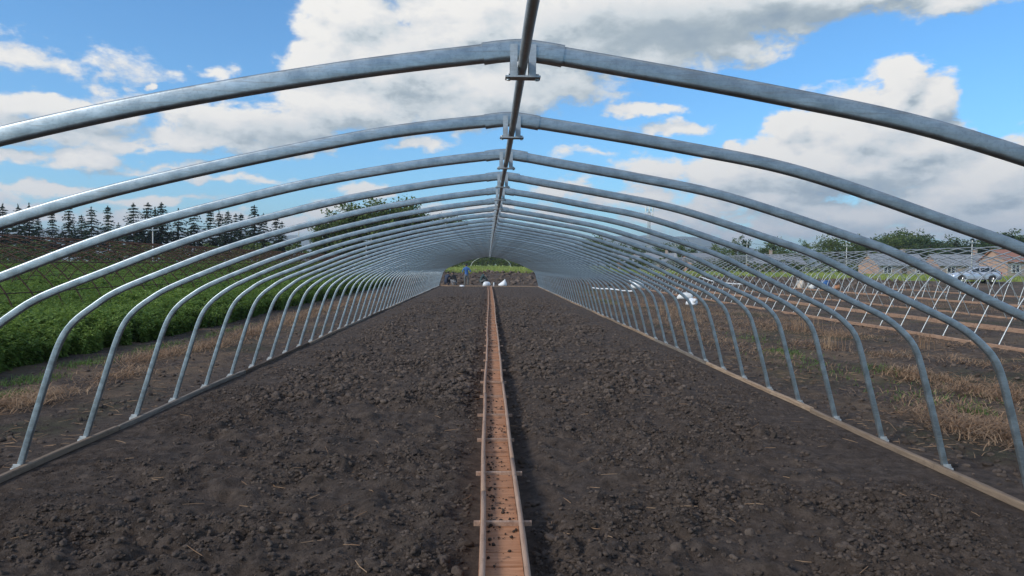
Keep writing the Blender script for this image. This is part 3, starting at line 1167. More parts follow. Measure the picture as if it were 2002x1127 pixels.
def rugged_clod(seed):
    r = np.random.default_rng(seed)
    V, F = ico(3)
    d = np.ones(len(V))
    for _ in range(10):
        ax = r.normal(size=3); ax /= np.linalg.norm(ax)
        d += r.uniform(-.42, .36) * np.exp(-((1 - V @ ax) / r.uniform(.1, .6)) ** 2)
    for _ in range(46):
        ax = r.normal(size=3); ax /= np.linalg.norm(ax)
        d += r.uniform(-.16, .14) * np.exp(-((1 - V @ ax) / r.uniform(.012, .06)) ** 2)
    S = np.array([1, r.uniform(.65, 1.05), r.uniform(.5, .8)])
    return make_mesh('clod_source', V * d[:, None] * S + np.array([0, 0, .12]), F, True)


cp = [clod_points(*a) for a in ((700, 2.2, 8, -3.2, 3.2, True, 11, .016, .045, 2.6), (130000, 2.2, 13, -3.6, 3.65, True, 12, .004, .021, 2.4), (42000, 9, 38, -3.55, 3.6, True, 13, .012, .048, 2.0))]
xr = RNG.uniform(3.95, 10.7, 9000); yr = 5 * (50 / 5) ** RNG.random(9000)
xl = RNG.uniform(-6.9, -3.9, 2500); yl = 5 * (40 / 5) ** RNG.random(2500)
xf = RNG.uniform(10.8, 24, 9000); yf = 13 * (58 / 13) ** RNG.random(9000)
xo, yo = np.concatenate([xr, xl, xf]), np.concatenate([yr, yl, yf])
xb = RNG.uniform(-9, 40, 2600); yb_ = 59 + .12 * np.maximum(0, np.abs(xb) - 6) + RNG.uniform(0, 11, 2600)
clods = scatter_object('soil_clods', np.vstack([p for p, s in cp] + [np.stack([xo, yo, ground_z(xo, yo)], 1), np.stack([xb, yb_, ground_z(xb, yb_)], 1)]),
                       np.concatenate([s for p, s in cp] + [.006 + .034 * RNG.random(len(xo)) ** 3, .05 + .2 * RNG.random(len(xb)) ** 3]), [rugged_clod(500 + i) for i in range(14)], M['clod'], 55)
tag(clods, 'loose brown clods of soil strewn over the tilled bed', 'soil', kind='stuff')

r = np.random.default_rng(51)
parts = []
for (n, x0, x1, y0, y1, s0, s1) in ((1300, -9.5, -6.95, 5, 22, .75, 1.05), (1300, -9.5, -7.1, 22, 60, .8, 1.15), (4200, -24, -9.3, 9, 34, .75, 1.1),
                                    (6500, -46, -8, 30, 62, .9, 1.3), (6500, -75, -9, 60, 118, 1.0, 1.6)):
    X = r.uniform(x0, x1, n); Y = r.uniform(y0, y1, n)
    edge = -7.25 + .3 * perlin(Y * .35, Y * 0 + 1.5) - .015 * np.maximum(0, Y - 18)
    kp = (X < edge) & (X > -1.02 * Y - 9)
    X, Y = X[kp], Y[kp]
    s = r.uniform(s0, s1, len(X)) * (.88 + .25 * perlin(X * .25, Y * .25))
    s *= .72 + .28 * sstep(edge[kp] - X, 0, .7)
    parts.append((np.stack([X, Y, ground_z(X, Y) - .03], 1), s))
crop = scatter_object('crop_field', np.vstack([p for p, s in parts]), np.concatenate([s for p, s in parts]),
                      [leafy_plant(60 + i, .82, .34, 10, 24, .18) for i in range(5)], M['crop'], 52)
tag(crop, 'dense knee-high green leafy crop growing left of the tunnel', 'crop', kind='stuff')
n = 15000
X = r.uniform(-45, 120, n); Y = 66 + 110 * r.random(n) ** 1.6
e = 67 + np.maximum(0, np.abs(X) - 6) * .12
kp = (Y > e + 2.2 * perlin(X * .35, Y * .35)) & ~((X < -8) & (Y < 116)) & (X < .9 * Y + 10)
X, Y = X[kp], Y[kp]
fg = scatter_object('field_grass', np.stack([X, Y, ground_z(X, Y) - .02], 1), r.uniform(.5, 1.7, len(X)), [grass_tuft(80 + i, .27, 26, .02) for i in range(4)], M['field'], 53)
tag(fg, 'yellow green grass, sunlight put into its colour, on the field beyond the bank', 'grass', kind='stuff')

# ------------------------------------------------------------------ neighbouring hoop frames
def hoop_frame(name, label, prof, x0, ys_, rad, mat, purlins, prad, group=None, jit=.01, k=6):
    root = empty(name, (x0, 0, 0))
    tag(root, label, 'hoop frame', group)
    mes = []
    for v in range(3):
        pth = [(x + (random.uniform(-jit, jit) if 0 < i < len(prof) - 1 else 0), 0, z + (random.uniform(-jit, jit) if 0 < i < len(prof) - 1 else 0)) for i, (x, z) in enumerate(prof)]
        path = catmull(pth, 4)
        me = make_mesh('hoop', *tube([tuple(p) for p in path], rad, k), True)
        me.materials.append(mat)
        mes.append(me)
    for i, yv in enumerate(ys_):
        link('hoop', random.choice(mes), None, root, (0, yv + random.uniform(-.04, .04), 0), (0, 0, random.uniform(-.008, .008)))
    for (px, pz) in purlins:
        pts = [(px + .01 * math.sin(t * 1.3), t, pz + .012 * math.sin(t * .9)) for t in np.linspace(ys_[0] - .3, ys_[-1] + .3, 40)]
        link('purlin', make_mesh('purlin', *tube(pts, prad, 5), True), mat, root)
    return root


def mirror(half, W):
    return half + [(W - x, z) for x, z in reversed(half[:-1])] if abs(half[-1][0] - W / 2) < 1e-6 else half + [(W - x, z) for x, z in reversed(half)]


P2 = mirror([(0, -.1), (.29, .5), (.56, 1.0), (.9, 1.42), (1.5, 1.82), (2.3, 2.12), (3.3, 2.32)], 6.6)
t2 = hoop_frame('hoop_frame', 'bare thin galvanized hoop frame standing over dark soil right of the tunnel', P2, 10.9, list(np.arange(9.6, 57, .98)), .0145, M['thin'], [(3.3, 2.30)], .012)
PM = mirror([(0, -.1), (.19, .53), (.36, 1.02), (.6, 1.32), (1.2, 1.62), (2.2, 2.0), (3.8, 2.32)], 7.6)
t3 = hoop_frame('hoop_frame', 'thin galvanized hoop frame on upright legs in front of the silver car', PM, 23.7, list(np.arange(24, 58, 1.05)), .018, M['thin'], [(3.8, 2.30)], .013)
t4 = hoop_frame('hoop_frame', 'single-row hoop frame standing alone in the green field behind the bank', mirror([(0, -.1), (.2, .5), (.5, 1.1), (1.3, 1.7), (2.5, 2.15), (4.2, 2.4)], 8.4), -3.7, [150.0, 152.0], .05, M['thin'], [(4.2, 2.38)], .03)
t4.location.z = float(ground_z(0, 150))
PR = mirror([(0, -.1), (.12, .5), (.45, 1.1), (1.1, 1.66), (2.2, 2.12), (4.0, 2.48)], 8.0)
rl = [(4.0, 2.46), (.32, .9), (7.68, .9), (1.1, 1.64), (6.9, 1.64), (2.4, 2.17), (5.6, 2.17)]
t5 = hoop_frame('hoop_frame', 'rusty brown hoop frame with long purlins standing in the green crop', PR, -19.2, list(np.arange(14, 84, 1.0)), .017, M['rust'], rl, .014, jit=.02)
t6 = hoop_frame('hoop_frame', 'rusty hoop frame farther off, behind the other rusty frame', PR, -31.5, list(np.arange(26, 92, 1.7)), .016, M['rust'], rl[:3], .013, jit=.02)

# boards, channel and soil details of the right-hand frames
def long_boards(root_parent, X, y0, y1, w, h, mat, nm, dz=.02):
    yb, i = y0, 0
    while yb < y1:
        L = min(random.choice((3.5, 4.0, 4.4)), y1 - yb)
        if L < .4: break
        o = link(nm, board_mesh(L - .02, w, h, int(X * 10) + i), mat, root_parent, (X + random.uniform(-.02, .02), yb, dz + random.uniform(-.005, .01)), (0, 0, random.uniform(-.003, .003)))
        yb += L
        i += 1


for (X) in (.0, 6.6):
    long_boards(t2, X - .03 if X < 1 else X + .03, 9.4, 57, .06, .085, M['orange_wood'], 'base_board', .03)
ch = empty('wooden_channel', (14.15, 0, 0))
tag(ch, 'orange wooden channel of two parallel boards under the thin hoop frame', 'wooden channel')
long_boards(ch, -.16, 10, 56, .04, .10, M['orange_wood'], 'side_board', .04)
long_boards(ch, .16, 10, 56, .04, .10, M['orange_wood'], 'side_board', .04)
mb = MB()
for yv in np.arange(10.1, 56, .5):
    mb.box((0, yv + .24, .0), (.26, .48, .02))
b_ = mb.build('bottom_plank', M['board_dark'], ch)
b_['kind'] = 'stuff'
long_boards(t3, -.05, 24, 58, .08, .11, M['orange_wood'], 'base_board', .04)
long_boards(t3, 7.65, 24, 58, .08, .11, M['orange_wood'], 'base_board', .04)

# ------------------------------------------------------------------ trees
def conifer_mesh(seed, H, Rm, base):
    r = np.random.default_rng(seed)
    tr = MB()
    bend = r.uniform(-.15, .15, 2)
    tr.tube([(bend[0] * t * t, bend[1] * t * t, H * t - .3) for t in np.linspace(0, 1, 7)], [.17 * (1 - .93 * t) for t in np.linspace(0, 1, 7)], 6)
    V, F = [], []
    z = base * H
    while z < H * .985:
        t = (z - base * H) / (H * (1 - base))
        prof = (.62 + .38 * min(1, t / .25)) * (1 - t) ** .72
        Rz = Rm * prof * r.uniform(.75, 1.12) + .14
        nb = r.integers(5, 8) if t > .2 else r.integers(3, 6)
        a0 = r.uniform(0, 6.28)
        for i in range(nb):
            if r.random() < .12: continue
            a = a0 + 6.283 * i / nb + r.normal(0, .25)
            L = Rz * r.uniform(.55, 1.15)
            dz = L * r.uniform(-.28, .1)
            tip = np.array([math.cos(a) * L, math.sin(a) * L, z + dz])
            org = np.array([bend[0] * (z / H) ** 2, bend[1] * (z / H) ** 2, z])
            if t < .75:
                tr.bar(tuple(org), tuple(org + (tip - org) * .9), .03, 3, .008)
            ns = max(3, int(L * 4.5))
            for s in np.linspace(.28 if t < .5 else .1, 1, ns):
                c = org + (tip - org) * s
                c[2] -= .12 * s * s * L
                for _ in range(7):
                    b1 = a + r.normal(0, .9)
                    ln = r.uniform(.28, .6) * (.6 + .5 * (1 - t))
                    d = np.array([math.cos(b1), math.sin(b1), r.uniform(-.75, .1)]) * ln
                    sd = np.array([-math.sin(b1), math.cos(b1), r.uniform(-.5, .5)]) * ln * .34
                    k = len(V)
                    cc = c + r.normal(0, .06, 3)
                    V += [cc - sd * .6, cc + d * .5 + sd, cc + d, cc + d * .5 - sd]
                    F.append((k, k + 1, k + 2, k + 3))
        z += H * r.uniform(.032, .05)
    for _ in range(26):
        k = len(V)
        c = np.array([bend[0] + r.normal(0, .06), bend[1] + r.normal(0, .06), H * r.uniform(.93, 1.0)])
        b1 = r.uniform(0, 6.28)
        d = np.array([math.cos(b1) * .12, math.sin(b1) * .12, .22])
        sd = np.array([-math.sin(b1), math.cos(b1), 0]) * .06
        V += [c - sd, c + sd, c + d + sd * .2, c + d - sd * .2]
        F.append((k, k + 1, k + 2, k + 3))
    return make_mesh('trunk', tr.v, tr.f, True), make_mesh('crown', np.array(V), np.array(F))


def broad_mesh(seed, H, Rm, base, ncl, nleaf, leaf, slim=1.0):
    r = np.random.default_rng(seed)
    tr = MB()
    lean = r.normal(0, .04 * H, 2)
    top = np.array([lean[0], lean[1], H * .8])
    tr.tube([(lean[0] * t * t, lean[1] * t * t, H * .8 * t - .3) for t in np.linspace(0, 1, 6)], [.022 * H * (1 - .9 * t) + .01 for t in np.linspace(0, 1, 6)], 6)
    cl = []
    zc = H * (base + 1) / 2
    hz = H * (1 - base) / 2
    while len(cl) < ncl:
        p = r.uniform(-1, 1, 3)
        rad = np.linalg.norm(p)
        if rad > 1 or rad < .25: continue
        egg = 1 - .35 * p[2]
        cl.append(np.array([p[0] * Rm * egg * slim + lean[0] * .6, p[1] * Rm * egg * slim + lean[1] * .6, zc + p[2] * hz]) + r.normal(0, .05 * H, 3))
    V, F = [], []
    for i, c in enumerate(cl):
        if i % 3 == 0:
            st = np.array([lean[0] * .4, lean[1] * .4, H * r.uniform(.3, .6)])
            tr.bar(tuple(st), tuple(c), .008 * H, 4, .002 * H)
        cr_ = H * r.uniform(.075, .13)
        q_ = r.normal(0, 1, (nleaf, 3))
        q_ /= np.linalg.norm(q_, axis=1)[:, None]
        q_ *= (r.random(nleaf) ** .45)[:, None] * cr_ * np.array([1.15, 1.15, .8])
        for p in q_:
            n_ = r.normal(0, 1, 3) + np.array([0, 0, .8])
            n_ /= np.linalg.norm(n_)
            u = np.cross(n_, r.normal(0, 1, 3))
            u /= np.linalg.norm(u)
            v = np.cross(n_, u)
            s = leaf * r.uniform(.55, 1.2)
            k = len(V)
            cc = c + p
            V += [cc - u * s, cc - v * s * .6, cc + u * s, cc + v * s * .6]
            F.append((k, k + 1, k + 2, k + 3))
    return make_mesh('trunk', tr.v, tr.f, True), make_mesh('crown', np.array(V), np.array(F))


def proto(pair, mat):
    pair[0].materials.append(M['bark'])
    pair[1].materials.append(mat)
    return pair


CON = [proto(conifer_mesh(200 + i, 11.5, 2.1 + .12 * i, .14 + .03 * i), M['conifer']) for i in range(5)]
BRD = [proto(broad_mesh(220 + i, 8.0, 2.2, .22, 46, 34, .21), M['broad']) for i in range(4)]
TALL = [proto(broad_mesh(230 + i, 10.0, 2.0, .1, 80, 44, .25, .85), M['broad']) for i in range(3)]
DRK = [proto(broad_mesh(240 + i, 8.0, 2.6, .1, 50, 36, .24), M['broad_dark']) for i in range(4)]
SHR = [proto(broad_mesh(250 + i, 2.6, 1.5, .05, 26, 30, .13), M['broad']) for i in range(3)]


def plant_tree(name, pair, x, y_, s, label, cat, group, sx=1.0):
    z = float(ground_z(x, y_))
    o = empty(name, (x, y_, z - .05), random.uniform(0, 6.28))
    o.scale = (s * sx, s * sx, s)
    tag(o, label, cat, group)
    link('trunk', pair[0], None, o)
    link('crown', pair[1], None, o)
    return o


def at(px, Y):
    """x position of a thing that stands Y metres away along the tunnel"""
    d = _fw + _rt * ((px - 1001) / 1446) - _up * ((500 - 563.5) / 1446)
    return d.x / d.y * Y


def top_z(px, py, Y):
    d = _fw + _rt * ((px - 1001) / 1446) - _up * ((py - 563.5) / 1446)
    return CAM_H + d.z / d.y * Y


cons = [(-60, 410, 131), (-25, 405, 128), (5, 402, 130), (38, 404, 127), (58, 402, 133), (103, 418, 129), (135, 408, 130), (160, 425, 135), (180, 410, 128), (212, 408, 131), (262, 402, 127),
        (289, 402, 131), (303, 410, 137), (316, 401, 129), (350, 413, 132), (380, 411, 127), (411, 415, 130), (430, 417, 136), (446, 419, 128), (462, 424, 138), (472, 424, 131), (497, 408, 128),
        (516, 424, 133), (540, 425, 129), (552, 440, 136), (75, 430, 140), (232, 440, 141), (620, 447, 138)]
for (px, py, Y) in cons:
    h = top_z(px, py, Y)
    plant_tree('conifer', random.choice(CON), at(px, Y), Y, h / 11.5, 'tall dark open-branched conifer in the row behind the rusty hoop frames', 'conifer', 'conifers in a row behind the rusty frames', random.uniform(.95, 1.2))
# broadleaf clump, lit warm, left of the ridge pipe
for (px, py, Y) in [(640, 442, 108), (655, 425, 112), (672, 415, 109), (690, 420, 115), (705, 412, 110), (725, 408, 113), (742, 404, 109), (758, 412, 118), (776, 402, 111), (795, 420, 116), (815, 412, 112), (838, 420, 115), (862, 436, 118), (885, 440, 122)]:
    h = top_z(px, py, Y)
    plant_tree('broadleaf_tree', random.choice(TALL), at(px, Y), Y, h / 10.0, 'olive green broadleaf tree in the tall clump next to the conifers', 'tree', 'clump of broadleaf trees beyond the crop', random.uniform(1.1, 1.4))
# shrubs below the conifers
for px in range(-80, 900, 26):
    Y = random.uniform(98, 122)
    plant_tree('shrub', random.choice(SHR), at(px + random.uniform(-10, 10), Y), Y, random.uniform(1.0, 1.75), 'round green shrub at the foot of the conifers and broadleaf trees', 'shrub', 'shrubs at the foot of the far trees', random.uniform(1, 1.6))
# dark trees straight ahead beyond the field
for px in list(range(860, 1140, 7)):
    Y = random.uniform(235, 275)
    plant_tree('broadleaf_tree', random.choice(DRK), at(px, Y), Y, random.uniform(.6, .85), 'dark green broadleaf tree in the low line behind the grassed field', 'tree', 'dark tree line behind the grassed field', random.uniform(1.1, 1.5))
# trees behind the brick houses
for (px, py, Y) in [(1150, 470, 190), (1170, 468, 185), (1192, 474, 190), (1212, 480, 195), (1238, 484, 200), (1262, 488, 205), (1292, 484, 190), (1312, 480, 188), (1335, 478, 190), (1355, 482, 192), (1385, 486, 190), (1405, 480, 186), (1425, 484, 190),
                    (1498, 478, 178), (1515, 474, 180), (1530, 484, 185), (1552, 488, 190), (1606, 472, 170), (1622, 470, 174), (1640, 468, 170), (1660, 474, 176), (1675, 470, 172), (1692, 476, 178)]:
    h = top_z(px, py, Y)
    plant_tree('broadleaf_tree', random.choice(BRD), at(px, Y), Y, max(h, 3) / 8.0, 'mid green broadleaf tree behind the brick houses', 'tree', 'trees behind the brick houses', random.uniform(.9, 1.4))
for (px, py, Y, nm) in [(1456, 463, 150, 'taller dark round-headed tree of the pair rising above the arches by the houses'), (1440, 468, 154, 'lighter thin tree beside the dark round-headed one'), (1571, 472, 160, 'small grey green tree standing alone between the houses and the woods')]:
    plant_tree('broadleaf_tree', (DRK if 'dark' in nm[:20] else BRD)[0], at(px, Y), Y, top_z(px, py, Y) / 8.0, nm, 'tree', None, .62)
# woods at the right
r2 = random.Random(5)
for px in range(1685, 2140, 13):
    for row in range(2):
        Y = r2.uniform(168, 185) + row * 24
        py = 466 + 7 * math.sin(px * .031) + 4 * math.sin(px * .11 + 1) + r2.uniform(-3, 5) + (7 if row == 0 else 0) - (3 if px > 1960 else 0)
        h = top_z(px, py, Y)
        X = at(px, Y) + r2.uniform(-1, 1)
        plant_tree('broadleaf_tree', r2.choice(BRD + DRK), X, Y, h / 8.0, 'green broadleaf tree in the wood behind the hoop frames and the car', 'tree', 'wood behind the car', r2.uniform(1.0, 1.4))
for (px, py) in [(1978, 462), (1995, 464), (2020, 460), (1900, 468), (1870, 470), (2050, 464)]:
    plant_tree('conifer', r2.choice(CON), at(px, 165), 165, top_z(px, py, 165) / 11.5, 'dark pointed conifer at the front of the wood by the car', 'conifer', 'conifers in the wood by the car', 1.3)

# ------------------------------------------------------------------ brick houses
def house(px, Y, w, d, h, rz, label, roofm='roof', chim=True, dz=0.0):
    X = at(px, Y)
    h = h - .35
    root = empty('brick_house', (X, Y, float(ground_z(X, Y)) + dz), rz)
    tag(root, label, 'house')
    mb = MB()
    mb.box((0, 0, h / 2 - .15), (w, d, h + .3))
    # gable ends
    for s in (-1, 1):
        mb.add([(s * w / 2, -d / 2, h), (s * w / 2, d / 2, h), (s * w / 2, 0, h + d * .3), (s * (w / 2 - .2), -d / 2, h), (s * (w / 2 - .2), d / 2, h), (s * (w / 2 - .2), 0, h + d * .3)],
               [(0, 1, 2), (5, 4, 3), (0, 3, 4, 1), (1, 4, 5, 2), (2, 5, 3, 0)])
    mb.build('wall', M['brick'], root)
    mb = MB()
    for s in (-1, 1):
        a, b2 = Vector((0, s * (d / 2 + .35), h - .2)), Vector((0, 0, h + d * .3 + .06))
        L = w / 2 + .35
        nrm = Vector((0, s * .3, .5)).normalized() * .12
        V = [Vector((sx * L, p.y, p.z)) + o_ for o_ in (Vector(), nrm) for p in (a, b2) for sx in (-1, 1)]
        mb.add(V, [(0, 1, 3, 2), (4, 6, 7, 5), (0, 4, 5, 1), (2, 3, 7, 6), (0, 2, 6, 4), (1, 5, 7, 3)])
    rf = mb.build('roof', M[roofm], root)
    if chim:
        mb = MB()
        mb.box((w * .22, 0, h + d * .3 + .3), (.5, .5, 1.3))
        mb.box((w * .22, 0, h + d * .3 + .97), (.62, .62, .1))
        mb.build('chimney', M['brick'], rf)
    for wx in (-.32, .02, .34):
        if abs(wx - .02) < .01:
            mb = MB(); mb.box((w * wx, -d / 2 - .02, 1.0), (.95, .08, 2.0)); dr = mb.build('door', M['bark'], root)
            mb = MB(); mb.box((w * wx + .35, -d / 2 - .09, 1.0), (.05, .06, .14)); mb.build('handle', M['steel'], dr)
        else:
            mb = MB()
            for (cx_, cz_, sx_, sz_) in ((0, .62, 1.5, .1), (0, -.62, 1.5, .1), (-.7, 0, .1, 1.3), (.7, 0, .1, 1.3), (0, 0, .07, 1.3)):
                mb.box((w * wx + cx_, -d / 2 - .03, h * .55 + cz_), (sx_, .1, sz_))
            wn = mb.build('window', M['frame'], root)
            mb = MB(); mb.box((w * wx, -d / 2 - .004, h * .55), (1.36, .03, 1.2)); mb.build('pane', M['glass'], wn)
    return root


house(1232, 168, 5.5, 5, 2.3, R(8), 'small brick house farthest from the wood, left of the mast')
house(1290, 160, 6.5, 5.5, 2.6, R(-6), 'brick house with grey roof standing nearest the lattice mast')
house(1372, 158, 7.5, 6, 2.5, R(10), 'brick house with grey roof between the mast and the pair of trees')
house(1492, 150, 7, 5.5, 2.4, R(-4), 'brick house standing just right of the dark round-headed tree')
house(1545, 152, 4, 4.5, 2.3, R(12), 'narrow brick shed beside the lone grey green tree', chim=False)
house(1745, 128, 9, 6, 2.2, R(5), 'long low brick house half hidden behind the upright hoop frame')
house(1880, 132, 11, 6, 2.3, R(-3), 'wide grey-roofed brick house behind the silver car')
house(1985, 118, 8, 6, 2.9, R(6), 'tall pale orange brick house at the edge of the wood beyond the car', 'rooff')

# ------------------------------------------------------------------ lattice mast
def lattice_mast(px, Y, py_top):
    X = at(px, Y)
    zb = float(ground_z(X, Y))
    H = top_z(px, py_top, Y) - zb
    root = empty('lattice_mast', (X, Y, zb), R(20))
    tag(root, 'slender steel lattice telecom mast with antennas above the brick houses', 'mast')
    w0, w1 = 1.0, .42

    def corner(t, i):
        w = w0 + (w1 - w0) * t
        return Vector(((1, -1, -1, 1)[i] * w / 2, (1, 1, -1, -1)[i] * w / 2, H * .9 * t - .1 * (1 - t)))
    for i in range(4):
        mb = MB(); mb.bar(corner(0, i), corner(1, i), .05, 5); mb.build('leg', M['steel'], root)
    mb = MB()
    nlev = 16
    for l in range(nlev):
        t0, t1 = l / nlev, (l + 1) / nlev
        for i in range(4):
            j = (i + 1) % 4
            mb.bar(corner(t1, i), corner(t1, j), .022, 4)
            mb.bar(corner(t0, i), corner(t1, j), .02, 4)
            mb.bar(corner(t0, j), corner(t1, i), .02, 4)
    mb.build('bracing', M['steel'], root)
    for zt in (.82, .93):
        mb = MB()
        for a in range(10):
            a0, a1 = 2 * math.pi * a / 10, 2 * math.pi * (a + 1) / 10
            for rr in (.95, .55):
                mb.bar((rr * math.cos(a0), rr * math.sin(a0), H * zt), (rr * math.cos(a1), rr * math.sin(a1), H * zt), .035, 4)
            mb.bar((.5 * math.cos(a0), .5 * math.sin(a0), H * zt), (.95 * math.cos(a0), .95 * math.sin(a0), H * zt), .03, 4)
        pl = mb.build('platform', M['steel'], root)
        for a in range(6):
            an = 2 * math.pi * a / 6
            mb = MB()
            mb.box((1.05 * math.cos(an), 1.05 * math.sin(an), H * zt + .25), (.16, .3, 1.35), an)
            mb.bar((.95 * math.cos(an), .95 * math.sin(an), H * zt - .4), (.95 * math.cos(an), .95 * math.sin(an), H * zt + .8), .04, 5)
            mb.build('antenna', M['frame'], pl)
    mb = MB(); mb.bar((0, 0, H * .9), (0, 0, H), .03, 5); mb.build('lightning_rod', M['steel'], root)


lattice_mast(1268, 196, 402)


def utility_pole(px, Y, py_top, label, group=None):
    X = at(px, Y)
    zb = float(ground_z(X, Y))
    H = top_z(px, py_top, Y) - zb
    root = empty('utility_pole', (X, Y, zb), R(10))
    tag(root, label, 'utility pole', group)
    mb = MB(); mb.bar((0, 0, -.3), (0, 0, H), .10, 8, .065); mb.build('shaft', M['concrete'], root, True)
    mb = MB(); mb.box((0, -.12, H - .35), (1.5, .09, .1)); ca = mb.build('crossarm', M['steel'], root)
    for x in (-.65, 0, .65):
        mb = MB(); mb.bar((x, -.12, H - .31), (x, -.12, H - .12), .04, 6, .025); mb.build('insulator', M['frame'], ca)
    return (X, Y, zb + H - .13)


poles_r = []
PG = 'utility poles beyond the right-hand frames'
for (px, Y, py) in [(1205, 150, 492), (1320, 140, 478), (1460, 132, 474), (1655, 122, 477), (1900, 112, 470)]:
    poles_r.append(utility_pole(px, Y, py, 'slim grey concrete utility pole in the line past the brick houses', PG))
for (px, Y, py, lb) in [(299, 92, 444, 'thin concrete utility pole among the conifers behind the rusty frames'), (584, 118, 441, 'utility pole in the gap between the conifers and the broadleaf clump'), (716, 100, 466, 'utility pole in front of the broadleaf clump')]:
    utility_pole(px, Y, py, lb)
for a, b2 in zip(poles_r[:-1], poles_r[1:]):
    for k, ox in enumerate((-.65, .65)):
        pts = []
        for t in np.linspace(0, 1, 14):
            p = Vector(a).lerp(Vector(b2), t)
            pts.append((p.x + ox, p.y - .12, p.z - .9 * 4 * t * (1 - t) * .6))
        o = link('overhead_wire', make_mesh('overhead_wire', *tube(pts, .012, 4)), M['greenplastic'])
        tag(o, 'dark overhead wire strung between the utility poles by the houses', 'wire', 'overhead wires between the poles')

# ------------------------------------------------------------------ silver car
def lerp_prof(prof, x):
    return float(np.interp(x, [p[0] for p in prof], [p[1] for p in prof]))


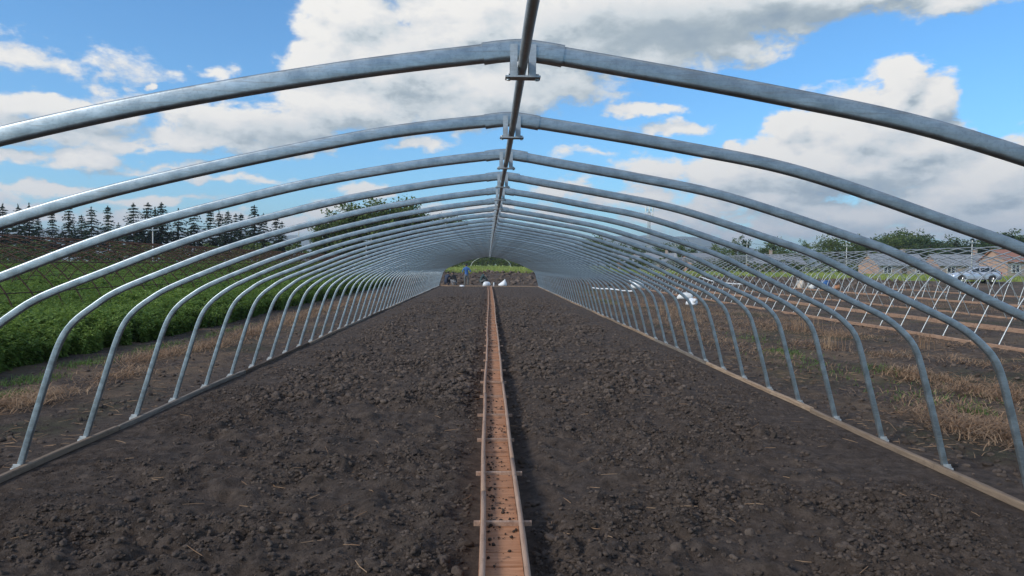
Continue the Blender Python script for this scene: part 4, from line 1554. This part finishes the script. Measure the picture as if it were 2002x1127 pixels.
def car(X, Y, rz):
    root = empty('parked_car', (X, Y, float(ground_z(X, Y)) + .0), rz)
    tag(root, 'silver estate car parked at the field edge behind the hoop frames', 'car')
    # +x is the rear, -x the nose
    belt = [(-2.3, .62), (-2.22, .74), (-1.95, .86), (-1.1, .98), (-.9, 1.0), (1.9, 1.06), (2.15, 1.04), (2.3, .8)]
    roof = [(-1.05, .99), (-.75, 1.15), (-.25, 1.47), (.2, 1.56), (1.0, 1.56), (1.55, 1.47), (1.95, 1.2), (2.12, 1.05)]
    sill = [(-2.3, .42), (-2.1, .3), (2.05, .3), (2.3, .45)]
    halfw = [(-2.3, .62), (-2.15, .78), (-1.7, .87), (0, .89), (1.7, .87), (2.15, .8), (2.3, .68)]
    wheels = (-1.42, 1.38)
    xs_ = np.linspace(-2.3, 2.3, 70)
    V, F = [], []
    rows = 0
    for x in xs_:
        b1, s0, hw = lerp_prof(belt, x), lerp_prof(sill, x), lerp_prof(halfw, x)
        for wx in wheels:
            dd = abs(x - wx)
            if dd < .4: s0 = max(s0, .32 + math.sqrt(.16 - dd * dd) * .98)
        mid = (s0 + b1) / 2
        ring = [(hw * .9, s0), (hw, s0 + .12 * (b1 - s0)), (hw * 1.02, mid), (hw * .985, b1 - .05), (hw * .93, b1), (hw * .5, b1 + .03), (0, b1 + .04)]
        full = ring + [(-a, b2) for a, b2 in reversed(ring[:-1])]
        V += [(x, a, b2) for a, b2 in full]
        rows = len(full)
    n = len(xs_)
    for i in range(n - 1):
        for j in range(rows):
            F.append((i * rows + j, i * rows + (j + 1) % rows, (i + 1) * rows + (j + 1) % rows, (i + 1) * rows + j))
    F += [tuple(reversed(range(rows))), tuple(range((n - 1) * rows, n * rows))]
    body = link('body', make_mesh('body', V, F, True), M['carpaint'], root)
    add_auto_smooth(body.data, 40)
    # cabin: glass house with painted roof and pillars
    V, F = [], []
    xs2 = np.linspace(-1.05, 2.12, 40)
    for x in xs2:
        zb, zt = lerp_prof(belt, x), lerp_prof(roof, x)
        hb = lerp_prof(halfw, x) * .95
        ht = hb - .24 * (zt - zb)
        V += [(x, hb, zb), (x, ht, max(zb, zt - .06)), (x, ht - .1, zt), (x, -(ht - .1), zt), (x, -ht, max(zb, zt - .06)), (x, -hb, zb)]
    F2, F3 = [], []
    for i in range(len(xs2) - 1):
        for j in range(5):
            f = (i * 6 + j, i * 6 + j + 1, (i + 1) * 6 + j + 1, (i + 1) * 6 + j)
            F2.append(f)
    link('cabin', make_mesh('cabin', V, F2, True), M['carpaint'], root)
    # side windows, windscreen, rear window slightly proud of the cabin
    for s in (-1, 1):
        for (xa, xb) in ((-.72, .18), (.28, 1.12), (1.2, 1.72)):
            V, F = [], []
            for x in np.linspace(xa, xb, 8):
                zb, zt = lerp_prof(belt, x) + .04, lerp_prof(roof, x) - .1
                zt = max(zt, zb + .02)
                hb = lerp_prof(halfw, x) * .95
                f = lambda z: s * (hb - .24 * (z - lerp_prof(belt, x)) + .012)
                V += [(x, f(zb), zb), (x, f(zt), zt)]
            for i in range(7): F.append((2 * i, 2 * i + 1, 2 * i + 3, 2 * i + 2))
            link('side_window', make_mesh('side_window', V, F), M['carglass'], root)
        V = []
    for nm, x0, x1 in (('windscreen', -.95, -.3), ('rear_window', 1.62, 2.05)):
        V, F = [], []
        for x in np.linspace(x0, x1, 5):
            zt = lerp_prof(roof, x) + .012
            hb = lerp_prof(halfw, x) * .95 - .24 * (zt - lerp_prof(belt, x)) - .13
            V += [(x, hb, zt), (x, -hb, zt)]
        for i in range(4): F.append((2 * i, 2 * i + 1, 2 * i + 3, 2 * i + 2))
        link(nm, make_mesh(nm, V, F), M['carglass'], root)
    for wx in wheels:
        for s in (-1, 1):
            V, F = [], []
            k = 28
            prof = [(.20, .0), (.30, -.005), (.33, .03), (.335, .11), (.335, .16), (.33, .2)]
            for (rr, yy_) in prof:
                for j in range(k):
                    a = 2 * math.pi * j / k
                    V.append((wx + rr * math.cos(a), s * (.9 - yy_), .335 + rr * math.sin(a)))
            for i in range(len(prof) - 1):
                for j in range(k):
                    F.append((i * k + j, i * k + (j + 1) % k, (i + 1) * k + (j + 1) % k, (i + 1) * k + j))
            wl = link('wheel', make_mesh('wheel', V, F, True), M['rubber'], root)
            mb = MB()
            for a in range(10):
                an = 2 * math.pi * a / 10
                mb.bar((wx + .03 * math.cos(an), s * .895, .335 + .03 * math.sin(an)), (wx + .205 * math.cos(an), s * .885, .335 + .205 * math.sin(an)), .018, 4)
            for a in range(20):
                a0, a1 = 2 * math.pi * a / 20, 2 * math.pi * (a + 1) / 20
                mb.bar((wx + .205 * math.cos(a0), s * .885, .335 + .205 * math.sin(a0)), (wx + .205 * math.cos(a1), s * .885, .335 + .205 * math.sin(a1)), .015, 4)
            mb.build('rim', M['alloy'], wl)
    for s in (-1, 1):
        mb = MB(); mb.box((-2.16, s * .6, .72), (.2, .3, .13), 0, .8); mb.build('headlight', M['lamp'], root)
        mb = MB(); mb.box((2.2, s * .66, .92), (.16, .2, .2), 0, .8); mb.build('tail_light', M['redlamp'], root)
        mb = MB(); mb.box((-.62, s * 1.0, 1.05), (.16, .16, .13), 0, .8); mb.build('mirror', M['carpaint'], root)
        for hx in (-.1, .95):
            mb = MB(); mb.box((hx + .25, s * .905, .9), (.2, .03, .03)); mb.build('door_handle', M['alloy'], root)
    for nm, x in (('front_bumper', -2.28), ('rear_bumper', 2.28)):
        mb = MB(); mb.box((x, 0, .48), (.12, 1.25, .22)); mb.build(nm, M['carpaint'], root)
    mb = MB()
    for s in (-1, 1):
        mb.bar((-.1, s * .55, 1.6), (1.5, s * .55, 1.56), .02, 5)
    mb.build('roof_rail', M['alloy'], root)


car(at(1903, 70), 70, R(-6))

# ------------------------------------------------------------------ people
SKIN = m_plain('skin', (.42, .25, .17), .6)
HAIR = m_plain('hair', (.018, .015, .014), .6)
SHOE = m_plain('shoe', (.03, .03, .03), .7)


def person(label, loc, rz, J, shirt, trousers, hat=None, rad=None):
    """J: dict of joint -> (x,y,z); local +y is where the person faces"""
    chain = [('pelvis', 'waist'), ('waist', 'chest'), ('chest', 'neck'), ('neck', 'chin'), ('chin', 'brow'), ('brow', 'crown')]
    for s in 'lr':
        chain += [('chest', 'sh' + s), ('sh' + s, 'el' + s), ('el' + s, 'wr' + s), ('wr' + s, 'pa' + s), ('pelvis', 'hip' + s), ('hip' + s, 'kn' + s), ('kn' + s, 'an' + s), ('an' + s, 'toe' + s)]
    Rd = dict(pelvis=.15, waist=.135, chest=.16, neck=.058, chin=.075, brow=.098, crown=.07)
    for s in 'lr':
        Rd.update({'sh' + s: .075, 'el' + s: .045, 'wr' + s: .032, 'pa' + s: .034, 'hip' + s: .105, 'kn' + s: .068, 'an' + s: .045, 'toe' + s: .04})
    J = {k: Vector(v) for k, v in J.items()}
    for s in 'lr':      # palm and five bent fingers
        wv = (J['wr' + s] - J['el' + s]).normalized()
        J['pa' + s] = J['wr' + s] + wv * .06
        side = wv.cross(Vector((0, 0, 1)))
        side = side.normalized() if side.length > .1 else Vector((1, 0, 0))
        dn = wv.cross(side).normalized()
        for i, (o_, L) in enumerate(((-.032, .055), (-.012, .068), (.010, .072), (.028, .064), (.042, .045))):
            base = J['pa' + s] + side * o_ * (1 if i else 1.2) - (wv * .035 if i == 0 else Vector())
            d = (wv + side * (-.9 if i == 0 else .0)).normalized()
            J['f%d%s' % (i, s)] = base + d * L * .55
            J['t%d%s' % (i, s)] = base + d * L * .85 + dn * L * .35
            chain += [('pa' + s, 'f%d%s' % (i, s)), ('f%d%s' % (i, s), 't%d%s' % (i, s))]
            Rd['f%d%s' % (i, s)] = .010
            Rd['t%d%s' % (i, s)] = .008
    names = list(J)
    me = bpy.data.meshes.new('person')
    me.from_pydata([tuple(J[k]) for k in names], [(names.index(a), names.index(b2)) for a, b2 in chain], [])
    o = bpy.data.objects.new('person_tmp', me)
    COL.objects.link(o)
    sk = o.modifiers.new('skin', 'SKIN')
    for i, k in enumerate(names):
        sv = me.skin_vertices[0].data[i]
        rr = Rd[k]
        sv.radius = (rr, rr * (.72 if k in ('chest', 'waist', 'pelvis') else 1))
        sv.use_root = (k == 'pelvis')
    ss_ = o.modifiers.new('sub', 'SUBSURF')
    ss_.levels = ss_.render_levels = 1
    dg = bpy.context.evaluated_depsgraph_get()
    dg.update()
    me2 = bpy.data.meshes.new_from_object(o.evaluated_get(dg))
    COL.objects.unlink(o)
    bpy.data.objects.remove(o)
    me2.name = 'person'
    me2.materials.clear()
    for mt in (shirt, trousers, SKIN, HAIR, SHOE): me2.materials.append(mt)

    def slot(a, b2):
        if a.startswith(('f', 't', 'pa', 'wr')) and not a.startswith('toe'): return 2
        if b2.startswith('pa'): return 2
        if a in ('neck',): return 2
        if a in ('chin',): return 2
        if a in ('brow',): return 3
        if a.startswith('an'): return 4
        if a.startswith(('hip', 'kn')) or b2.startswith('hip'): return 1
        if a.startswith('el'): return 2 if shirt.name.endswith('short') else 0
        return 0
    segs = [(J[a], J[b2], slot(a, b2), .5 * (Rd[a] + Rd[b2])) for a, b2 in chain]
    for p in me2.polygons:
        c = p.center
        best, bi = 9, 0
        for a, b2, sl, rr in segs:
            ab = b2 - a
            t = max(0, min(1, (c - a).dot(ab) / max(ab.length_squared, 1e-9)))
            d = (c - a - ab * t).length / (rr + .02)
            if d < best: best, bi = d, sl
        p.material_index = bi
        p.use_smooth = True
    ob = link('person', me2, None, None, loc, (0, 0, rz))
    tag(ob, label, 'person')
    hd = J['brow']
    # hair cap, nose and ears as pieces of the head
    fwd = Vector((0, 1, 0))
    V, F = ico(2)
    Vh = [(hd.x + v[0] * .098, hd.y - .018 + v[1] * .105, hd.z + .03 + v[2] * .095) for v in V]
    keep = [f for f in F if not all((V[i][1] > .35 and V[i][2] < .45) or V[i][2] < -.55 for i in f)]
    link('hair', make_mesh('hair', Vh, [tuple(f) for f in keep], True), HAIR, ob)
    mb = MB()
    mb.add([(hd.x - .014, hd.y + .09, hd.z - .045), (hd.x + .014, hd.y + .09, hd.z - .045), (hd.x, hd.y + .122, hd.z - .042), (hd.x, hd.y + .092, hd.z + .012)], [(0, 1, 2), (0, 2, 3), (1, 3, 2), (0, 3, 1)])
    for s in (-1, 1):
        mb.box((hd.x + s * .095, hd.y - .005, hd.z - .02), (.02, .035, .06))
    mb.build('nose_and_ears', SKIN, ob)
    mb = MB()
    for s in (-1, 1):
        mb.box((hd.x + s * .033, hd.y + .094, hd.z + .005), (.026, .014, .012))
    mb.build('eyes', HAIR, ob)
    mb = MB(); mb.box((hd.x, hd.y + .088, hd.z - .075), (.045, .014, .009)); mb.build('mouth', m_plain('lips', (.3, .12, .1), .6), ob)
    if hat:
        mb = MB()
        mb.tube([(hd.x, hd.y - .01, hd.z + .02), (hd.x, hd.y - .01, hd.z + .03), (hd.x, hd.y - .01, hd.z + .11), (hd.x, hd.y - .01, hd.z + .135)], [.16, .108, .1, .06], 14)
        mb.build('cap', hat, ob, True)
    return ob


def stand():
    d = dict(pelvis=(0, 0, .93), waist=(0, .01, 1.10), chest=(0, 0, 1.33), neck=(0, 0, 1.49), chin=(0, .02, 1.555), brow=(0, .01, 1.64), crown=(0, -.01, 1.715))
    for s, k in ((-1, 'l'), (1, 'r')):
        d.update({'sh' + k: (s * .185, -.01, 1.40), 'el' + k: (s * .34, -.08, 1.15), 'wr' + k: (s * .19, .06, 1.0), 'hip' + k: (s * .095, 0, .87), 'kn' + k: (s * .125, .03, .47), 'an' + k: (s * .14, -.01, .08), 'toe' + k: (s * .17, .16, .04)})
    return d


def squat(reach=.0, low=0.0):
    d = dict(pelvis=(0, -.12, .33 - low), waist=(0, -.06, .50 - low), chest=(0, .08, .72 - low), neck=(0, .15, .87 - low), chin=(0, .2, .93 - low), brow=(0, .21, 1.02 - low), crown=(0, .19, 1.10 - low))
    for s, k in ((-1, 'l'), (1, 'r')):
        d.update({'sh' + k: (s * .175, .1, .79 - low), 'el' + k: (s * .24, .3, .55 - low), 'wr' + k: (s * .12, .46 + reach, .38 - low), 'hip' + k: (s * .1, -.1, .30 - low), 'kn' + k: (s * .2, .28, .50 - low), 'an' + k: (s * .17, .02, .08), 'toe' + k: (s * .2, .18, .04)})
    return d


blue_s = m_plain('blue_shirt_short', (.045, .13, .34), .8, 0, .12)
grey_t = m_plain('grey_trousers', (.12, .125, .12), .85)
green_s = m_plain('dark_green_jacket', (.03, .06, .065), .85)
navy_s = m_plain('navy_jacket', (.025, .035, .065), .85)
black_s = m_plain('black_jacket', (.02, .02, .022), .85)
greyp = m_plain('pale_grey_trousers', (.22, .22, .23), .85)


def gz(x, y_): return float(ground_z(x, y_))


person('person in blue short-sleeved shirt standing with hands on hips', (-1.72, 57.9, gz(-1.72, 57.9)), R(10), stand(), blue_s, grey_t)
person('person in dark green jacket squatting beside the trough end', (-.52, 57.9, gz(-.52, 57.9)), R(-70), squat(.05, -.06), green_s, grey_t, m_plain('brown_cap', (.12, .07, .05), .8))
person('person in navy jacket squatting by the wood scraps', (-3.28, 58.2, gz(-3.28, 58.2)), R(-40), squat(), navy_s, navy_s)
person('person in black jacket and pale grey trousers squatting with head bowed', (-2.62, 58.0, gz(-2.62, 58.0)), R(60), squat(.08), black_s, greyp)


# ------------------------------------------------------------------ sacks, poles and odds and ends
def sack(name, label, loc, size, seed, mat, cat='sack', group=None, neck=True, peak=False):
    V, F = ico(3)
    r = np.random.default_rng(seed)
    d = np.ones(len(V))
    for _ in range(14):
        ax = r.normal(size=3); ax /= np.linalg.norm(ax)
        d += r.uniform(-.2, .18) * np.exp(-((1 - V @ ax) / r.uniform(.04, .3)) ** 2)
    P = V * d[:, None] * np.array(size)
    P[:, 2] = np.maximum(P[:, 2], -size[2] * .55)
    if peak:
        up_ = np.clip(P[:, 2] / size[2], 0, 1)
        P[:, :2] *= (1 - .75 * up_ ** .8)[:, None]
        P[:, 0] += up_ * size[0] * .45
    me = make_mesh(name, P + np.array([0, 0, size[2] * .55]), F, True)
    root = empty(name, loc, r.uniform(0, 6.28))
    tag(root, label, cat, group)
    link('bag_body', me, mat, root)
    if neck:
        mb = MB()
        mb.tube([(size[0] * .75, 0, size[2] * .8), (size[0] * 1.02, 0, size[2] * 1.0), (size[0] * 1.2, 0, size[2] * 1.35)], [size[1] * .4, size[1] * .16, size[1] * .34], 9)
        mb.build('tied_neck', mat, root, True)
    return root


sack('sack', 'white plastic sack lying beside the squatting person in green', (-.18, 57.45, gz(-.18, 57.45)), (.36, .26, .24), 1, M['white'], neck=False)
sack('sack', 'large white peaked sack on the ground right of the trough end', (1.12, 57.6, gz(1.12, 57.6)), (.36, .24, .36), 2, M['white'], neck=False, peak=True)
sack('sack', 'pale cream sack lying on rough soil between tunnel and thin hoop frame', (10.1, 37.6, gz(10.1, 37.6)), (.40, .26, .22), 3, M['sack'], neck=False)
sack('sack', 'bluish white plastic bag lying on the soil in front of the cream sack', (8.85, 31.9, gz(8.85, 31.9)), (.30, .22, .20), 4, M['white'])
sack('sack', 'crumpled white bag beside the white poles outside the tunnel', (10.6, 52.3, gz(10.6, 52.3)), (.5, .36, .42), 5, M['white'])
sack('sack', 'flat white sheet bundle at the feet of the person in blue', (-2.05, 57.3, gz(-2.05, 57.3)), (.55, .2, .08), 6, M['white'], neck=False)
mb = MB(); mb.bar((.42, 57.5, gz(.42, 57.5) - .05), (.42, 57.5, gz(.42, 57.5) + .34), .05, 8); o = mb.build('white_post', M['white'])
tag(o, 'short white stub post at the far end of the trough', 'post')
o = empty('wood_scraps', (-3.3, 57.35, gz(-3.3, 57.35)))
tag(o, 'small heap of orange wood scraps by the last arch', 'wood heap')
for k in range(9):
    mb = MB(); mb.box((random.uniform(-.28, .28), random.uniform(-.12, .12), .04 + .04 * (k // 3)), (random.uniform(.3, .6), .09, .05), random.uniform(-.9, .9)); mb.build('plank', M['orange_wood'], o)
for (x0, y0, x1, y1, lb) in [(17.9, 49.5, 19.3, 67, 'long pale pole lying on the soil behind the thin hoop frame'), (8.0, 49.9, 8.95, 45.7, 'pale pole lying outside the tunnel near the crumpled bag'), (7.2, 51.2, 8.4, 48.2, 'second pale pole crossing the one by the crumpled bag')]:
    n_ = 12
    pts = [(x0 + (x1 - x0) * t, y0 + (y1 - y0) * t, gz(x0 + (x1 - x0) * t, y0 + (y1 - y0) * t) + .09) for t in np.linspace(0, 1, n_)]
    z0 = max(p[2] for p in pts)
    pts = [(a, b2, .5 * c + .5 * z0) for a, b2, c in pts]
    o = link('loose_pole', make_mesh('loose_pole', *tube(pts, .045, 7), True), M['white'])
    tag(o, lb, 'pole')
# odds and ends between the two right-hand frames
ox, oy = 25.6, 56.5
tub = empty('plastic_tub', (ox + .5, oy, gz(ox + .5, oy)))
tag(tub, 'blue plastic tub standing among the odds and ends by the hoop frame', 'tub')
mb = MB(); mb.tube([(0, 0, 0), (0, 0, .5), (0, 0, .62)], [.24, .32, .33], 14); mb.build('tub_wall', M['blueplastic'], tub, True)
mb = MB()
for a in range(14):
    a0, a1 = 2 * math.pi * a / 14, 2 * math.pi * (a + 1) / 14
    mb.bar((.34 * math.cos(a0), .34 * math.sin(a0), .62), (.34 * math.cos(a1), .34 * math.sin(a1), .62), .025, 5)
mb.build('rim', M['blueplastic'], tub)
sack('sack', 'white sack slumped beside the blue plastic tub', (ox - .5, oy + .1, gz(ox - .5, oy)), (.4, .3, .42), 8, M['sack'])
sack('sack', 'orange brown sack lying in front of the blue plastic tub', (ox + 1.2, oy - .4, gz(ox + 1.2, oy - .4)), (.4, .3, .2), 9, m_plain('orange_sack', (.42, .19, .09), .8))
sack('sack', 'cream sack standing at the edge of the odds and ends', (ox - 1.3, oy + .2, gz(ox - 1.3, oy + .2)), (.34, .3, .46), 10, m_plain('cream_sack', (.55, .45, .36), .8))

# shrubs along the foot of the houses and of the dark tree line
for (p0, p1, st, Y0, Y1, lb, gp) in ((1190, 1720, 15, 138, 148, 'round green shrub in front of the brick houses', 'shrubs in front of the houses'), (850, 1150, 9, 205, 228, 'low dark shrub at the foot of the tree line behind the grassed field', 'shrubs below the dark tree line')):
    for px in range(p0, p1, st):
        Y = random.uniform(Y0, Y1)
        plant_tree('shrub', random.choice(SHR), at(px + random.uniform(-6, 6), Y), Y, random.uniform(.7, 1.15), lb, 'shrub', gp, random.uniform(1.1, 1.8))

# ------------------------------------------------------------------ air
mt = bpy.data.materials.new('air')
mt.use_nodes = True
q = NT(mt.node_tree)
for nd in list(q.n):
    q.n.remove(nd)
pv = q.node('ShaderNodeVolumePrincipled')
pv.inputs['Color'].default_value = (.86, .92, 1.0, 1)
pv.inputs['Density'].default_value = .00022
pv.inputs['Anisotropy'].default_value = .2
q.l.new(pv.outputs[0], q.node('ShaderNodeOutputMaterial').inputs['Volume'])
mb = MB()
mb.box((0, 4200, 138), (18600, 9900, 284))
hz = mb.build('haze', mt)
tag(hz, 'thin pale haze in the air over the fields', kind='stuff')
